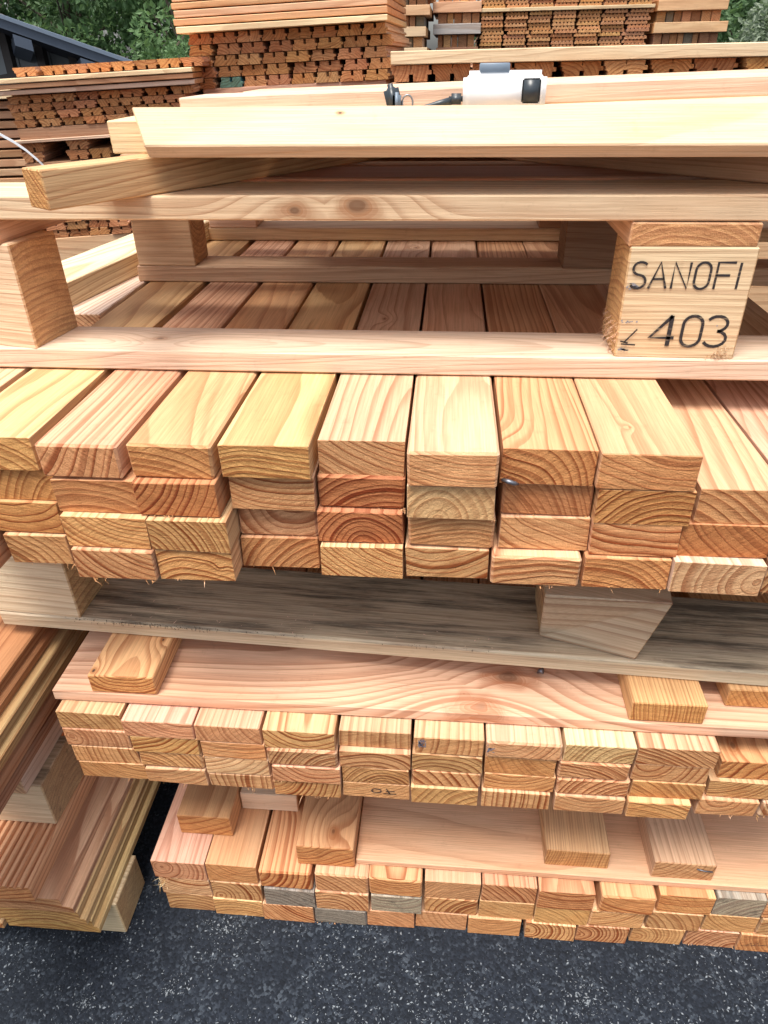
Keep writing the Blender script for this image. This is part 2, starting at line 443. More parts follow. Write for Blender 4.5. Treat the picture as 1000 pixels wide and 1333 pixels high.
MIDDLE = {
  'a': [(-0.5944, -0.4887, 0.7238), (-0.5934, -0.4834, 0.7219), (-0.5871, -0.4766, 0.7207), (-0.584, -0.4706, 0.7199)],
  'b': [(-0.4848, -0.3704, 0.7147), (-0.4783, -0.3686, 0.716), (-0.4747, -0.368, 0.7187), (-0.4694, -0.3665, 0.7155)],
  'c': [(-0.3674, -0.263, 0.7129), (-0.3635, -0.2598, 0.7136), (-0.3619, -0.2588, 0.7141), (-0.3625, -0.255, 0.7147)],
  'd': [(-0.2586, -0.148, 0.7102), (-0.2565, -0.1447, 0.7066), (-0.2515, -0.1413, 0.7053), (-0.2522, -0.1422, 0.7086)],
  'e': [(-0.1429, -0.032, 0.721), (-0.1422, -0.0319, 0.7123), (-0.1401, -0.0335, 0.7118), (-0.1402, -0.0314, 0.7124)],
  'f': [(-0.0263, 0.08, 0.7155), (-0.0295, 0.0793, 0.7139), (-0.0292, 0.0798, 0.7132), (-0.03, 0.077, 0.7098)],
  'g': [(0.0818, 0.196, 0.7147), (0.0827, 0.1898, 0.7167), (0.0843, 0.1937, 0.7158), (0.0814, 0.1887, 0.7114)],
  'h': [(0.1989, 0.3032, 0.7171), (0.1935, 0.3006, 0.7153), (0.1958, 0.3061, 0.7149), (0.1955, 0.3046, 0.7105)],
  'i': [(0.3063, 0.4227, 0.7194), (0.3055, 0.4174, 0.7208), (0.3095, 0.4195, 0.7184), (0.3075, 0.4027, 0.7087)],
  'j': [None, (0.4373, 0.5482, 0.7343), (0.428, 0.5414, 0.7271), (0.4179, 0.5092, 0.7221)],
  'k': [None, (0.5553, 0.6636, 0.7353), (0.547, 0.6568, 0.7276), (0.515, 0.6159, 0.7242)],
}
LOWER = {
  'a': [(-0.534, -0.4271, 0.7431), (-0.5281, -0.4263, 0.7446), (-0.5254, -0.4277, 0.7449)],
  'b': [(-0.4259, -0.327, 0.7446), (-0.4238, -0.322, 0.7421), (-0.4247, -0.3258, 0.7393)],
  'c': [(-0.3213, -0.2189, 0.7392), (-0.316, -0.2155, 0.7372), (-0.3246, -0.222, 0.7363)],
  'd': [(-0.2144, -0.1113, 0.7409), (-0.2143, -0.11, 0.7375), (-0.2206, -0.1167, 0.7375)],
  'e': [(-0.1095, -0.0075, 0.7413), (-0.106, -0.0082, 0.7398), (-0.1151, -0.0219, 0.7402)],
  'f': [(-0.0037, 0.1002, 0.7445), (-0.0052, 0.1001, 0.7448), (-0.0197, 0.0813, 0.7451)],
  'g': [(0.1024, 0.2057, 0.7458), (0.1018, 0.2057, 0.7454), (0.0825, 0.1849, 0.7411)],
  'h': [(0.2069, 0.3108, 0.7407), (0.2069, 0.3091, 0.7429), (0.194, 0.2895, 0.7398)],
  'i': [(0.3205, 0.4211, 0.7399), (0.3103, 0.4123, 0.7435), (0.2926, 0.3893, 0.743)],
  'j': [(0.4286, 0.5276, 0.7504), (0.4176, 0.5169, 0.7487), (0.3973, 0.4954, 0.7481)],
  'k': [(0.5307, 0.6174, 0.7527), (0.5219, 0.6198, 0.7516), (0.5012, 0.5949, 0.7509)],
  'l': [(0.6206, 0.7162, 0.7529), (0.6233, 0.7194, 0.7508), (0.599, 0.691, 0.7484)],
}

UPPER['Z'] = [(-0.7200, -0.6120, 0.62), (-0.7130, -0.6050, 0.71), (-0.7130, -0.6050, 0.70), (-0.6800, -0.5760, 0.690)]
UPPER['J'] = [None, (0.4010, 0.5080, 0.7220), (0.4000, 0.5070, 0.7150), (0.3980, 0.5060, 0.7180)]
UPPER['K'] = [None, (0.5130, 0.6200, 0.7220), (0.5130, 0.6200, 0.7150), (0.5130, 0.6200, 0.7180)]
UT = {'Z': ['yellow', 'orange', 'red', 'red'], 'A': ['yellow', 'orange', 'orange', 'tan'], 'B': [(0.68, 0.40, 0.27), 'orange', 'yellow', 'tan'], 'C': ['orange', 'red', 'tan', 'yellow'],
      'D': ['yellow', 'yellow', 'pink', 'orange'], 'E': ['pink', 'red', 'red', 'yellow'], 'F': ['tan', 'pale', 'yellow', 'tan'],
      'G': ['orange', 'orange', 'pink', 'pink'], 'H': ['orange', 'orange', 'yellow', 'orange'], 'I': [None, 'yellow', 'red', 'pale'],
      'J': [None, 'pink', 'orange', 'tan'], 'K': [None, 'tan', 'orange', 'tan']}
MT = {'a': ['tan', 'tan', 'pink', 'yellow'], 'b': ['pink', 'yellow', 'pink', 'pink'], 'c': ['pink', 'tan', 'pale', 'tan'], 'd': ['tan', 'tan', 'pink', 'tan'],
      'e': ['tan', 'tan', 'yellow', 'yellow'], 'f': ['pink', 'tan', 'pink', 'tan'], 'g': ['pink', 'orange', 'yellow', 'tan'], 'h': ['pale', 'pink', 'yellow', 'tan'],
      'i': ['tan', 'pink', 'orange', 'yellow'], 'j': [None, 'orange', 'tan', 'tan'], 'k': [None, 'orange', 'tan', 'pale']}
LT = {'a': ['pink', 'pale', 'tan'], 'b': ['orange', 'tan', 'yellow'], 'c': ['orange', 'grey', 'yellow'], 'd': ['pink', 'tan', 'grey'], 'e': ['orange', 'silver', 'pink'],
      'f': ['yellow', 'yellow', 'pink'], 'g': ['pink', 'yellow', 'orange'], 'h': ['orange', 'yellow', 'yellow'], 'i': ['orange', 'yellow', 'yellow'],
      'j': ['orange', 'yellow', 'yellow'], 'k': ['silver', 'yellow', 'tan'], 'l': ['pink', 'tan', 'orange']}
WORD = {'yellow': 'yellowish', 'tan': 'tan', 'orange': 'orange', 'red': 'reddish brown', 'pink': 'pinkish', 'pale': 'pale', 'grey': 'dark grey', 'silver': 'silver grey'}
# growth-ring centre seen on the end of particular pieces: (x, z, ring width) in the piece's own section
PITH = {('U', 'B', 0): (-.16, .11, 0.0102), ('U', 'C', 0): (-.05, -.12, 0.0102), ('U', 'C', 1): (-.10, .09, 0.0078), ('U', 'E', 0): (.06, .14, 0.0074), ('U', 'E', 1): (.05, -.10, 0.0096),
        ('U', 'D', 0): (0, -.16, 0.0072), ('U', 'D', 1): (.02, .16, 0.0070), ('U', 'F', 0): (.02, .18, 0.0060), ('U', 'F', 2): (0, -.2, 0.0074), ('U', 'G', 0): (-.16, -.06, 0.0090),
        ('U', 'G', 1): (-.18, -.08, 0.0072), ('U', 'G', 3): (.02, -.2, 0.0086), ('U', 'H', 0): (.03, .17, 0.0096), ('U', 'H', 1): (.04, -.06, 0.0082), ('U', 'H', 2): (.02, .19, 0.0118),
        ('U', 'H', 3): (-.06, -.12, 0.0079), ('U', 'I', 1): (-.10, -.12, 0.0102), ('U', 'I', 2): (.10, .12, 0.0108), ('U', 'I', 3): (.045, .02, 0.0132), ('U', 'A', 2): (0, .14, 0.0120),
        ('U', 'B', 1): (-.02, -.10, 0.0108), ('U', 'B', 2): (.06, .12, 0.0096), ('U', 'B', 3): (.06, .11, 0.0090), ('U', 'C', 2): (-.10, -.04, 0.0072), ('U', 'C', 3): (.0, -.09, 0.0090),
        ('M', 'a', 0): (-.13, -.05, 0.0082), ('M', 'a', 1): (-.035, .012, 0.0078), ('M', 'a', 2): (.18, .06, 0.0084), ('M', 'b', 0): (.04, .10, 0.0084), ('M', 'e', 0): (.30, .03, 0.0118),
        ('M', 'f', 0): (-.2, .04, 0.0118), ('M', 'f', 2): (-.14, -.10, 0.0114), ('M', 'g', 0): (-.03, .05, 0.0102), ('M', 'g', 3): (.35, .02, 0.0096), ('M', 'i', 0): (-.10, -.13, 0.0074),
        ('M', 'i', 2): (-.12, -.10, 0.0102), ('M', 'c', 3): (.30, .02, 0.0096), ('L', 'a', 0): (-.040, .030, 0.0102), ('L', 'a', 2): (.0, -.05, 0.0102), ('L', 'b', 1): (-.03, .01, 0.0094), ('L', 'd', 0): (-.12, -.10, 0.0086),
        ('L', 'h', 0): (0, .20, 0.0077), ('L', 'i', 0): (.03, .15, 0.0108), ('L', 'j', 0): (0, .20, 0.0102), ('L', 'h', 2): (-.045, .028, 0.0074), ('L', 'i', 2): (-.045, .028, 0.0074),
        ('L', 'j', 2): (-.045, .026, 0.0070), ('L', 'k', 2): (.045, -.01, 0.0094), ('L', 'g', 0): (-.14, -.10, 0.0078), ('L', 'e', 0): (0, .16, 0.0072)}
CONTR = {('U', 'F', 1): .45, ('U', 'E', 1): 1.0, ('U', 'E', 2): 1.0, ('U', 'B', 0): .8, ('U', 'G', 3): 1.0, ('L', 'f', 0): .25, ('L', 'f', 2): .35, ('L', 'g', 2): .2, ('L', 'g', 1): .25, ('L', 'h', 1): .35,
         ('L', 'e', 2): .3, ('L', 'b', 0): .35, ('U', 'I', 3): .6, ('M', 'g', 1): .35, ('M', 'i', 1): .8, ('M', 'a', 2): .8, ('L', 'd', 2): .5, ('L', 'k', 2): 1.0}
BOARD = {}
def pile(code, tab, tones, order, z0, h, n, L, name, place, group, rough):
    rr = random.Random(ord(code))
    for r in range(n):
        row = [k for k in order if tab[k][r]]
        for i, k in enumerate(row):
            x0, x1, y = tab[k][r]
            tn = tones[k][r]
            z1 = z0 - r * h; zb = z1 - h
            L2 = L + rr.uniform(-.04, .04)
            if (code, k, r) == ('U', 'Z', 0): L2 = 0.46
            wea = 0.85 if tn in ('grey', 'silver') else 0.0
            o = timber(name, x1 - x0 - .0008, h - rr.uniform(.0006, .0018), L2, ((x0 + x1) / 2, y, zb + H), tone=tn,
                       pith=PITH.get((code, k, r)), feat=(0, CONTR.get((code, k, r), rr.uniform(.55, 1.05)), wea), b=rr.choice((.0004, .0005, .0007, .0009, .0012, .0030)), jit=.0010)
            vis = [q for q in row if q not in ('K',)]
            off = 1 if (code == 'U' and r in (1, 2)) else 0          # the outermost one of these rows lies just outside the view
            i -= off
            lab = "%s %s end, %s, %s row of the %s" % (WORD.get(tn, "reddish brown") if isinstance(tn, str) else "reddish brown", place[0], 'just beyond the left edge' if i < 0 else ORD[i], ROWN[n][r], place[1])
            tag(o, lab, "timber", group)
            BOARD[code, k, r] = o
            if rr.random() < rough[r]:
                wd = x1 - x0
                cs = [rr.uniform(-wd / 2, wd / 2) for _ in range(rr.randint(1, 3))]
                pts = [(max(-wd / 2, min(wd / 2, rr.gauss(rr.choice(cs), .007))), rr.uniform(-.001, .004), rr.uniform(.0, .0015)) for _ in range(rr.randint(3, 14))]
                fibres("splinters", pts, o, 'tan', .0015, .012 if r == n - 1 else .006, rr)
UO = ['Z', 'A', 'B', 'C', 'D', 'E', 'F', 'G', 'H', 'I', 'J', 'K']
pile('U', UPPER, UT, UO, -.374, .047, 4, 1.52, "timber", ("beam", "upper pile"), "squared beams of the upper pile", (.2, .25, .3, .7))
pile('M', MIDDLE, MT, list('abcdefghijk'), -.86, .038, 4, 1.45, "timber", ("batten", "middle pile"), "battens of the middle pile", (.15, .25, .3, .6))
pile('L', LOWER, LT, list('abcdefghijkl'), -1.295, .0555, 3, 1.5, "timber", ("beam", "lowest pile on asphalt"), "beams of the lowest pile", (.1, .2, .6))
# knots on the ends and tops that show them
def knot(o, p, r, p2=None):
    if p2: o["second_knot"] = [float(v) for v in p2]
    o["knot"] = list(p); f = list(o["feat"]); f[0] = r; o["feat"] = f
knot(BOARD['U', 'G', 0], (-.055, -.005, .035), .018)
knot(BOARD['U', 'H', 0], (-.010, .070, .047), .0045, (.030, .36, .047))
knot(BOARD['U', 'D', 0], (.034, .31, .047), .010)
knot(BOARD['U', 'E', 0], (-.01, .46, .047), .009, (.02, 1.0, .047))
knot(BOARD['U', 'B', 0], (.02, .40, .047), .006)
knot(BOARD['L', 'c', 0], (-.01, .16, .055), .010)
knot(BOARD['M', 'b', 3], (-.03, -.002, .012), .0055)
knot(BOARD['U', 'C', 3], (.030, -.002, .020), .0045)
knot(BOARD['M', 'j', 1], (-.03, .03, .04), .02)
for q in ('h', 'i', 'j'): knot(BOARD['L', q, 2], (-.040, -.002, .030), .0045)
knot(BOARD['L', 'b', 1], (-.050, 0, .050), .006)
fibres("torn_fibres", [(-.05 + random.uniform(-.004, .010), random.uniform(-.001, .02), random.uniform(.02, .055)) for _ in range(70)], BOARD['L', 'a', 1], 'cream', .006, .020, random, -.3, -.3)

def ink(name, col, worn):
    k = NT(name)                                             # stamped ink, thin where the grain stands proud
    tc = k.n("ShaderNodeTexCoord")
    x, y, z = k.xyz(tc.outputs["Object"])
    f = k.noise(k.comb(k.math('MULTIPLY', x, 90.0), k.math('MULTIPLY', y, 45.0), k.math('MULTIPLY', z, 330.0)), 1.0, 3.0, 0.6)
    k.put(k.b.inputs["Base Color"], k.mix(k.smooth(f, 0.56, 0.70, 0.0, worn), col, (0.40, 0.29, 0.18)))
    k.b.inputs["Roughness"].default_value = 0.75
    return k.m
INK = ink("black_ink", (0.022, 0.018, 0.020), 0.5)
INKG = simple("grey_blue_ink", (0.16, 0.17, 0.22), 0.8, var=0.4, scale=300)
def marking(name, paths, width, parent, loc, mat=INK, rot=(0, 0, 0)):
    V, F = ribbon(paths, width)
    o = mesh_obj(name, V, F, mat, parent)
    o.location = loc; o.rotation_euler = rot
    return o
# the number 70 written upside down on a batten of the middle pile
p = [arc(-.012, .017, .0075, .0048, 0, 360, 18), [(.004, .0235), (.010, .0100)], [(-.001, .0105), (.020, .0110)], [(.003, .0170), (.018, .0175)]]
marking("handwritten_number", p, .0018, BOARD['M', 'e', 3], (.012, -.0006, .003))
rr = random.Random(5)
for key, cx in ((('M', 'f', 0), -.041), (('M', 'g', 0), -.049)):
    sc = [[(cx + rr.uniform(-.006, .006), rr.uniform(.012, .032)), (cx + rr.uniform(-.006, .006), rr.uniform(.012, .032))] for _ in range(13)]
    marking("smudged_stamp", sc, .0013, BOARD[key], (0, -.0006, 0), INKG)
marking("pencil_mark", [[(-.02, .020), (-.012, .028), (-.010, .018), (.0, .030), (.003, .020), (.012, .026)], [(-.03, .016), (.02, .024)]], .0013, BOARD['L', 'l', 2], (-.01, -.0006, 0))

# short board lying further back on the left, where the outermost top beam stops short
o = timber("timber", .10, .0463, .75, (-.664, 1.20, -.421 + H), tone=(.85, .72, .55)); tag(o, "pale beam end set back behind the pallet block, left edge of the upper pile", "timber", "squared beams of the upper pile")  # tone of this and the loose beam lightened to paint in direct skylight
o = timber("timber", .115, .042, .95, (-.742, 1.235, -.3735 + H), rz=math.radians(-9), tone=(.85, .72, .55), pith=(.02, .2, .007)); tag(o, "loose beam, tone paled for skylight, seen beyond the left pallet block", "timber")

# ------------------------------------------------------------------ pallets
def block(name, x0, x1, y0, y1, z0, z1, parent, tone='tan', wea=.15, **kw):
    return across(name, x0, x1, y0, y1, z0, z1, parent=parent, tone=tone, feat=(kw.pop('kr', 0), kw.pop('con', .5), wea), b=.002, jit=.0015, **kw)
def fuzz(o, n, seed, h, w_):
    r = random.Random(seed)
    return o
PA = empty("pallet", (-.72, .938, -.374 + H))
tag(PA, "pale wooden pallet with a lettered block, on top of the upper pile", "pallet")
hz = (0, .030, .172, .202, .232)
for i, (ya, yb, xs) in enumerate(((0, .101, 0), (.480, .575, .095), (.868, .965, .10))):
    o = across("bottom_board", xs, 2.0, ya, yb, hz[0], hz[1], parent=PA, tone=('pale', 'tan', 'tan')[i], feat=((.016, .5, .42), (0, .5, .35), (0, .4, .3))[i], knot=(0.0, .30, .03) if i == 0 else None, b=.0022, jit=.001)
BL = [(.008, .128, 0.000), (.948, 1.103, .004), (1.85, 2.0, .004)]
blk = {}
for j, (xa, xb, yo) in enumerate(BL):
    blk[0, j] = block("block", xa, xb, yo, .101, hz[1] + .0005, hz[2], PA, ('cream', (.80, .615, .385), 'tan')[j], (.40, .30, .3)[j], con=.5, pith=(.02, -.25, .009))
for j, (xa, xb) in enumerate(((.102, .219), (.940, 1.09), (1.85, 2.0))):
    block("block", xa, xb, .480, .572, hz[1] + .0005, hz[2], PA, ('tan', 'brown', 'tan')[j], .3, con=.45)
for j, (xa, xb) in enumerate(((.13, .25), (.935, 1.08), (1.85, 2.0))):
    block("block", xa, xb, .868, .96, hz[1] + .0005, hz[2], PA, ('tan', 'brown', 'tan')[j], .3, con=.45)
for j, (xa, xb) in enumerate(((.03, .125), (.945, 1.100), (1.86, 2.0))):
    timber("stringer", xb - xa, hz[3] - hz[2] - .001, .955, ((xa + xb) / 2, .006, hz[2] + .0005), rz=math.radians((-5.2, 0, 0)[j]), tone=('tan', 'tan', 'tan')[j], feat=(0, .5, .2), parent=PA, b=.002, jit=.001)
ys = [(.006, .135), (.165, .290), (.320, .440), (.470, .590), (.620, .740), (.770, .965)]
for i, (ya, yb) in enumerate(ys):
    o = across("deck_board", -.06 if i == 0 else .11, 2.02, ya, yb, hz[3] + .0005, hz[4], parent=PA, tone=(.80, .62, .405) if i == 0 else 'brown', knot=(.064, .585, .012) if i == 0 else None, feat=((.024, .6, .14) if i == 0 else (0, .5, .1)), b=.002, jit=.001)
for o_ in PA.children:
    if o_.name == 'deck_board': o_["second_knot"] = [.066, .665, .018]
blk[0, 0].rotation_euler[2] -= math.radians(10); blk[0, 0].location.x += .018; blk[0, 0].location.y += .021
# stencilled lettering on the block, strokes lying on its front face (local axes of the block: front is +x, along it is +y)
LB = blk[0, 1]
bw, bh = .155, .142
def face(u, v): return (u * bw, (1 - v) * bh)
def glyph(ch, u0, u1, v0, v1, n=10):
    def q(a, b): return face(u0 + (u1 - u0) * a, v0 + (v1 - v0) * (1 - b))
    def A(cx, cz, rx, rz, a0, a1, n=n): return [q(*t) for t in arc(cx, cz, rx, rz, a0, a1, n)]
    if ch == 'S': return [A(.52, .76, .43, .24, 35, 255) + A(.46, .26, .46, .26, 80, -150)]
    if ch == 'A': return [[q(0, 0), q(.5, 1), q(1, 0)], [q(.2, .36), q(.82, .36)]]
    if ch == 'N': return [[q(.02, 0), q(.02, 1), q(.95, 0), q(.95, 1)]]
    if ch == 'O' or ch == '0': return [A(.5, .72, .45, .28, 0, 180) + [q(.05, .28)] + A(.5, .28, .45, .28, 180, 360) + [q(.95, .72)]]
    if ch == 'F': return [[q(.05, 0), q(.05, 1), q(1, 1)], [q(.05, .52), q(.80, .52)]]
    if ch == 'I': return [[q(.5, 0), q(.5, 1)]]
    if ch == '4': return [([q(.78, 0), q(.78, 1)], .0056), ([q(.80, 1), q(.0, .27), q(1.0, .27)], .0046)]
    if ch == '3': return [A(.42, .75, .46, .25, 150, -80) + A(.44, .26, .50, .26, 85, -155)]
letters = []
for ch, u0, u1 in (('S', .03, .165), ('A', .185, .325), ('N', .365, .50), ('O', .535, .665), ('F', .700, .845), ('I', .865, .905)):
    letters += glyph(ch, u0, u1, .125, .355)
num = []
for ch, u0, u1 in (('4', .27, .475), ('0', .525, .700), ('3', .730, .915)):
    num += glyph(ch, u0, u1, .60, .885)
def on_block(name, paths, width, mat=INK, lift=.0012):
    V, F = ribbon(paths, width)
    V = [(.0485 + lift, v[0], v[2]) for v in V]     # strip plane: local +x is the front of the block
    o = mesh_obj(name, V, F, mat, LB)
    return o
fx = (.101 - .004) / 2
def on_front(name, paths, width, mat=INK, lift=.0012):
    V, F = ribbon(paths, width)
    o = mesh_obj(name, [(fx + lift, v[0], v[2]) for v in V], F, mat, LB)
    return o
on_front("lettering", letters, .0031)
on_front("numerals", num, .0040)
on_front("worn_mark", [[face(.16, .73), face(.065, .86)], [face(.045, .872), face(.165, .880)], [face(.035, .845), face(.10, .862)]], .0020)
rr = random.Random(9)
dirt = []
for (u, v, su, sv, n) in ((.04, .33, .05, .03, 10), (.05, .66, .05, .015, 8), (.05, .93, .05, .02, 12), (.93, .57, .05, .05, 22), (.93, .74, .05, .05, 16), (.86, .70, .05, .03, 8)):
    for _ in range(n):
        a, b_ = rr.gauss(u, su * .5), rr.gauss(v, sv * .5)
        if not .005 < a < .985 or not .02 < b_ < .98: continue
        dirt.append(([face(a, b_), face(min(.985, a + rr.uniform(.01, .05)), b_ + rr.uniform(-.006, .006))], rr.uniform(.0008, .0022)))
on_front("dirt_streaks", dirt, .001, simple("dirt_smear", (.27, .27, .30), .9, var=.3, scale=400), .0008)["kind"] = "stuff"
fr = random.Random(21)
fibres("splinters", [(fr.uniform(-.04, .045), .0 + fr.uniform(-.001, .001), fr.uniform(0, .045)) for _ in range(90)], LB, 'pale', .006, .018, fr, -.5, -.8)
fibres("sawdust_tuft", [(fx + fr.uniform(.0, .004), fr.gauss(.138, .006), abs(fr.gauss(.006, .006))) for _ in range(90)], LB, 'cream', .002, .006, fr, -.4, .0)

# weathered pallet under the upper pile
PB = empty("pallet", (-.742, .848, -.80 + H), math.radians(-2.5))
tag(PB, "grey weathered pallet with dirty boards, squeezed between upper and middle pile", "pallet")
hz = (0, .030, .172, .202, .2345)
for i, (ya, yb) in enumerate(((0, .168), (.45, .57), (.86, .98))):
    across("bottom_board", 0.012, 2.0, ya, yb, 0, .030, parent=PB, tone='weathered', feat=(0, .5, .95), b=.0035, jit=.002)
lead = [q for q in PB.children][0]
mr = random.Random(31)
cl_ = [mr.uniform(.16, .95) for _ in range(9)] + [.20, .26, .30, .34]
fibres("moss_crumbs", [(.084 + mr.uniform(-.006, .0015), mr.gauss(mr.choice(cl_), .035), .0300 - abs(mr.gauss(0, .003))) for _ in range(420)], lead, (.13, .10, .065), .0015, .006, mr, -.3, .3)
fibres("bark_crumbs", [(.084 - abs(mr.gauss(0, .030)), mr.uniform(.16, 1.1), .0302) for _ in range(60)], lead, 'pale', .0015, .007, mr, .15, .6)
for ya in (0.002, .45, .87):
    for xa, xb in ((-.03, .157), (1.78, 1.93)) if ya < .1 else ((0, .15), (.9, 1.05), (1.78, 1.93)):
        block("block", xa, xb, ya, ya + .105, .0305, .172, PB, 'weathered', .42, con=.6, pith=(.02, -.3, .014))
for xa, xb in ((0, .13), (.90, 1.03), (1.79, 1.93)):
    timber("stringer", xb - xa, .029, .97, ((xa + xb) / 2, .006, .1725), tone='weathered', feat=(0, .5, .6), parent=PB)
for i in range(6):
    across("deck_board", 0, 2.0, .006 + i * .165, .13 + i * .165, .2025, .234, parent=PB, tone='weathered', feat=(0, .5, .6))
# its twisted right-hand block, leaning towards the camera
Pw = [(.164, .850, -.7695), (.302, .806, -.7695), (.318, .905, -.7695), (.166, .945, -.7695), (.150, .778, -.6285), (.322, .771, -.6285), (.335, .875, -.6285), (.150, .880, -.6285)]
inv = (Matrix.Translation((-.742, .848, -.80)) @ Matrix.Rotation(math.radians(-2.5), 4, 'Z')).inverted()
rot = Matrix.Rotation(math.radians(-90 - 15), 4, 'Z')
c0 = inv @ Vector((.164, .850, -.7695))
loc_m = Matrix.Translation(c0) @ rot
V = [loc_m.inverted() @ (inv @ Vector(p)) for p in Pw]
import bmesh
me = bpy.data.meshes.new("block")
bm = bmesh.new()
bv = [bm.verts.new(v) for v in V]
for f in ((0, 3, 2, 1), (4, 5, 6, 7), (0, 1, 5, 4), (1, 2, 6, 5), (2, 3, 7, 6), (3, 0, 4, 7)): bm.faces.new([bv[i] for i in f])
bmesh.ops.bevel(bm, geom=bm.edges[:], offset=.002, segments=1, affect='EDGES')
bm.to_mesh(me); bm.free(); me.materials.append(WOOD)
o = bpy.data.objects.new("block", me); COL.objects.link(o); o.parent = PB; o.matrix_local = loc_m
wood(o, (.62, .48, .34), (.02, -.9, .024), feat=(0, .9, .45)); o["label"] = "twisted grey block leaning forward under the beams"

# flat board and spacers between the weathered pallet and the middle pile
o = across("plank", -.606, 1.25, .747, .965, -.8595 + H, -.8385 + H, tone=(.78, .52, .32), pith=(-.03, .095, .012), knot=(.098, .672, .012), feat=(.044, .80, 0), b=.0014)
o["second_knot"] = [.030, .725, .021]; tag(o, "wide pinkish plank with a big swirling knot lying across the middle pile", "plank")
o = timber("batten", .106, .037, .62, (-.486, .748, -.8380 + H), tone='orange', pith=(.0, .13, .0075), knot=(-.046, .010, .037), feat=(.0085, .85, 0)); o["second_knot"] = [.040, .085, .037]; tag(o, "short orange batten with two black knots on the plank's left end", "batten")
k2 = timber("batten", .108, .037, .60, (.347, .750, -.8380 + H), tone='orange', pith=(.25, .05, .0052), feat=(0, .7, 0)); tag(k2, "orange spacer batten sticking out on the plank under the twisted grey block", "batten")
k3 = timber("batten", .108, .037, .60, (.497, .787, -.8380 + H), tone='orange', feat=(0, .5, 0)); tag(k3, "orange spacer batten at the plank's far right, set further back", "batten")

# pallet and spacers between the middle and the lowest pile
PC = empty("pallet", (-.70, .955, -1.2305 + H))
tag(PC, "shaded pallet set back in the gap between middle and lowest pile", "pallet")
for ya in (0, .42, .84):
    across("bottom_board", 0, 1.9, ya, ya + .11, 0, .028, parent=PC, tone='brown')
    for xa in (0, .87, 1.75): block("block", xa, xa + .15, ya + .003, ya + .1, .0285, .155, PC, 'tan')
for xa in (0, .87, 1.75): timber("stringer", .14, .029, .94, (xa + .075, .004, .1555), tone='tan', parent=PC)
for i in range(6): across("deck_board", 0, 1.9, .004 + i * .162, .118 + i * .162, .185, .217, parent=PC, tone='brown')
o = across("plank", -.136, 1.25, .766, 1.02, -1.2945 + H, -1.2785 + H, tone=(.70, .445, .265), pith=(.05, -.4, .014), feat=(0, .35, 0)); tag(o, "smooth pinkish plank lying across the lowest pile, two spacers on it", "plank")
SPC = [(.105, .058, -.439, .805, -1.2945, 'orange', None, (-.05, .13, .016), .62, "orange spacer batten with torn end, leftmost on the lowest pile"),
       (.109, .057, -.1925, .759, -1.2945, 'orange', (.012, .035, .060), (-.03, .15, .0100), .80, "thick spacer batten with a brown knot on top, against the plank's left end"),
       (.116, .047, .277, .782, -1.2780, 'yellow', None, (-.5, .1, .0052), .62, "yellowish finely striped spacer batten standing proud on the lower plank"),
       (.109, .047, .466, .773, -1.2780, 'pink', None, (-.06, .07, .0090), .62, "spacer batten with wavy dark rings and a staple, rightmost on the lower plank")]
for w_, h_, x, y, z, tn, kn, pi_, con, lab in SPC:
    o = timber("batten", w_, h_, .62, (x, y, z + H), tone=tn, pith=pi_, knot=kn, feat=(.020 if kn else 0, con, 0)); tag(o, lab, "batten")
    if kn: o["knot"] = list(kn)
o = across("offcut", -.383, -.266, .868, .95, -1.2945 + H, -1.245 + H, tone='pale', pith=(.0, .015, .012), feat=(0, .3, 0)); tag(o, "pale wooden offcut in the gap beside the thick knotted spacer", "offcut")

# ------------------------------------------------------------------ things lying on the lettered pallet
ang = math.atan2(-.133, .19)
o = timber("timber", .044, .0430, .80, (-.474, .845, -.1415 + H), rz=ang, tone=(.73, .48, .27), pith=(.1, .14, .0075), feat=(0, .8, 0)); tag(o, "squared beam slanting back on the pallet, its square end jutting out left", "timber")
a2 = math.atan2(.19, .16)
o = timber("timber", .046, .0425, .78, (.655, .850, -.1415 + H), rz=a2 * 1.0, tone='tan', feat=(0, .5, 0)); tag(o, "squared beam slanting back on the pallet at right under the pale boards", "timber")
xa = math.radians(34.6)
o = across("board", -.378, 1.30, 0, .067, 0, .018, tone='cream', pith=(-.02, .3, .02), knot=(-.020, .262, .018), feat=(.007, .25, 0))
for v in o.data.vertices:                                  # its left end is sawn at a slant
    if v.co.y < .05: v.co.y += (v.co.x + .0335) / .067 * .030
o.matrix_world = Matrix.Translation((-.397, .9245 + .0335 * math.cos(xa) + .010, -.0835 - .0145 + .0335 * math.sin(xa) + H)) @ Matrix.Rotation(math.radians(.25), 4, 'Y') @ Matrix.Rotation(xa, 4, 'X') @ Matrix.Rotation(-math.pi / 2, 4, 'Z')
tag(o, "brightly lit pale board tilted towards the camera, foremost on the pallet", "board")
o = across("board", -.438, 1.30, .991, 1.10, -.0985 + H, -.0610 + H, tone='cream', feat=(0, .25, 0)); tag(o, "pale board lying behind the tilted one, its left end sticking out furthest", "board")
o = across("board", -.353, 1.30, 1.032, 1.150, -.0602 + H, -.0385 + H, ry=math.radians(1.25), tone='cream', feat=(0, .25, 0)); tag(o, "thin pale board behind the tilted one, rising slightly to the right, behind the gadget", "board")
o = across("board", -.300, 1.30, 1.153, 1.26, -.0602 + H, -.0360 + H, ry=math.radians(1.25), tone='cream', feat=(0, .25, 0)); tag(o, "rearmost thin pale board on top of the pallet, its left end set further in", "board")

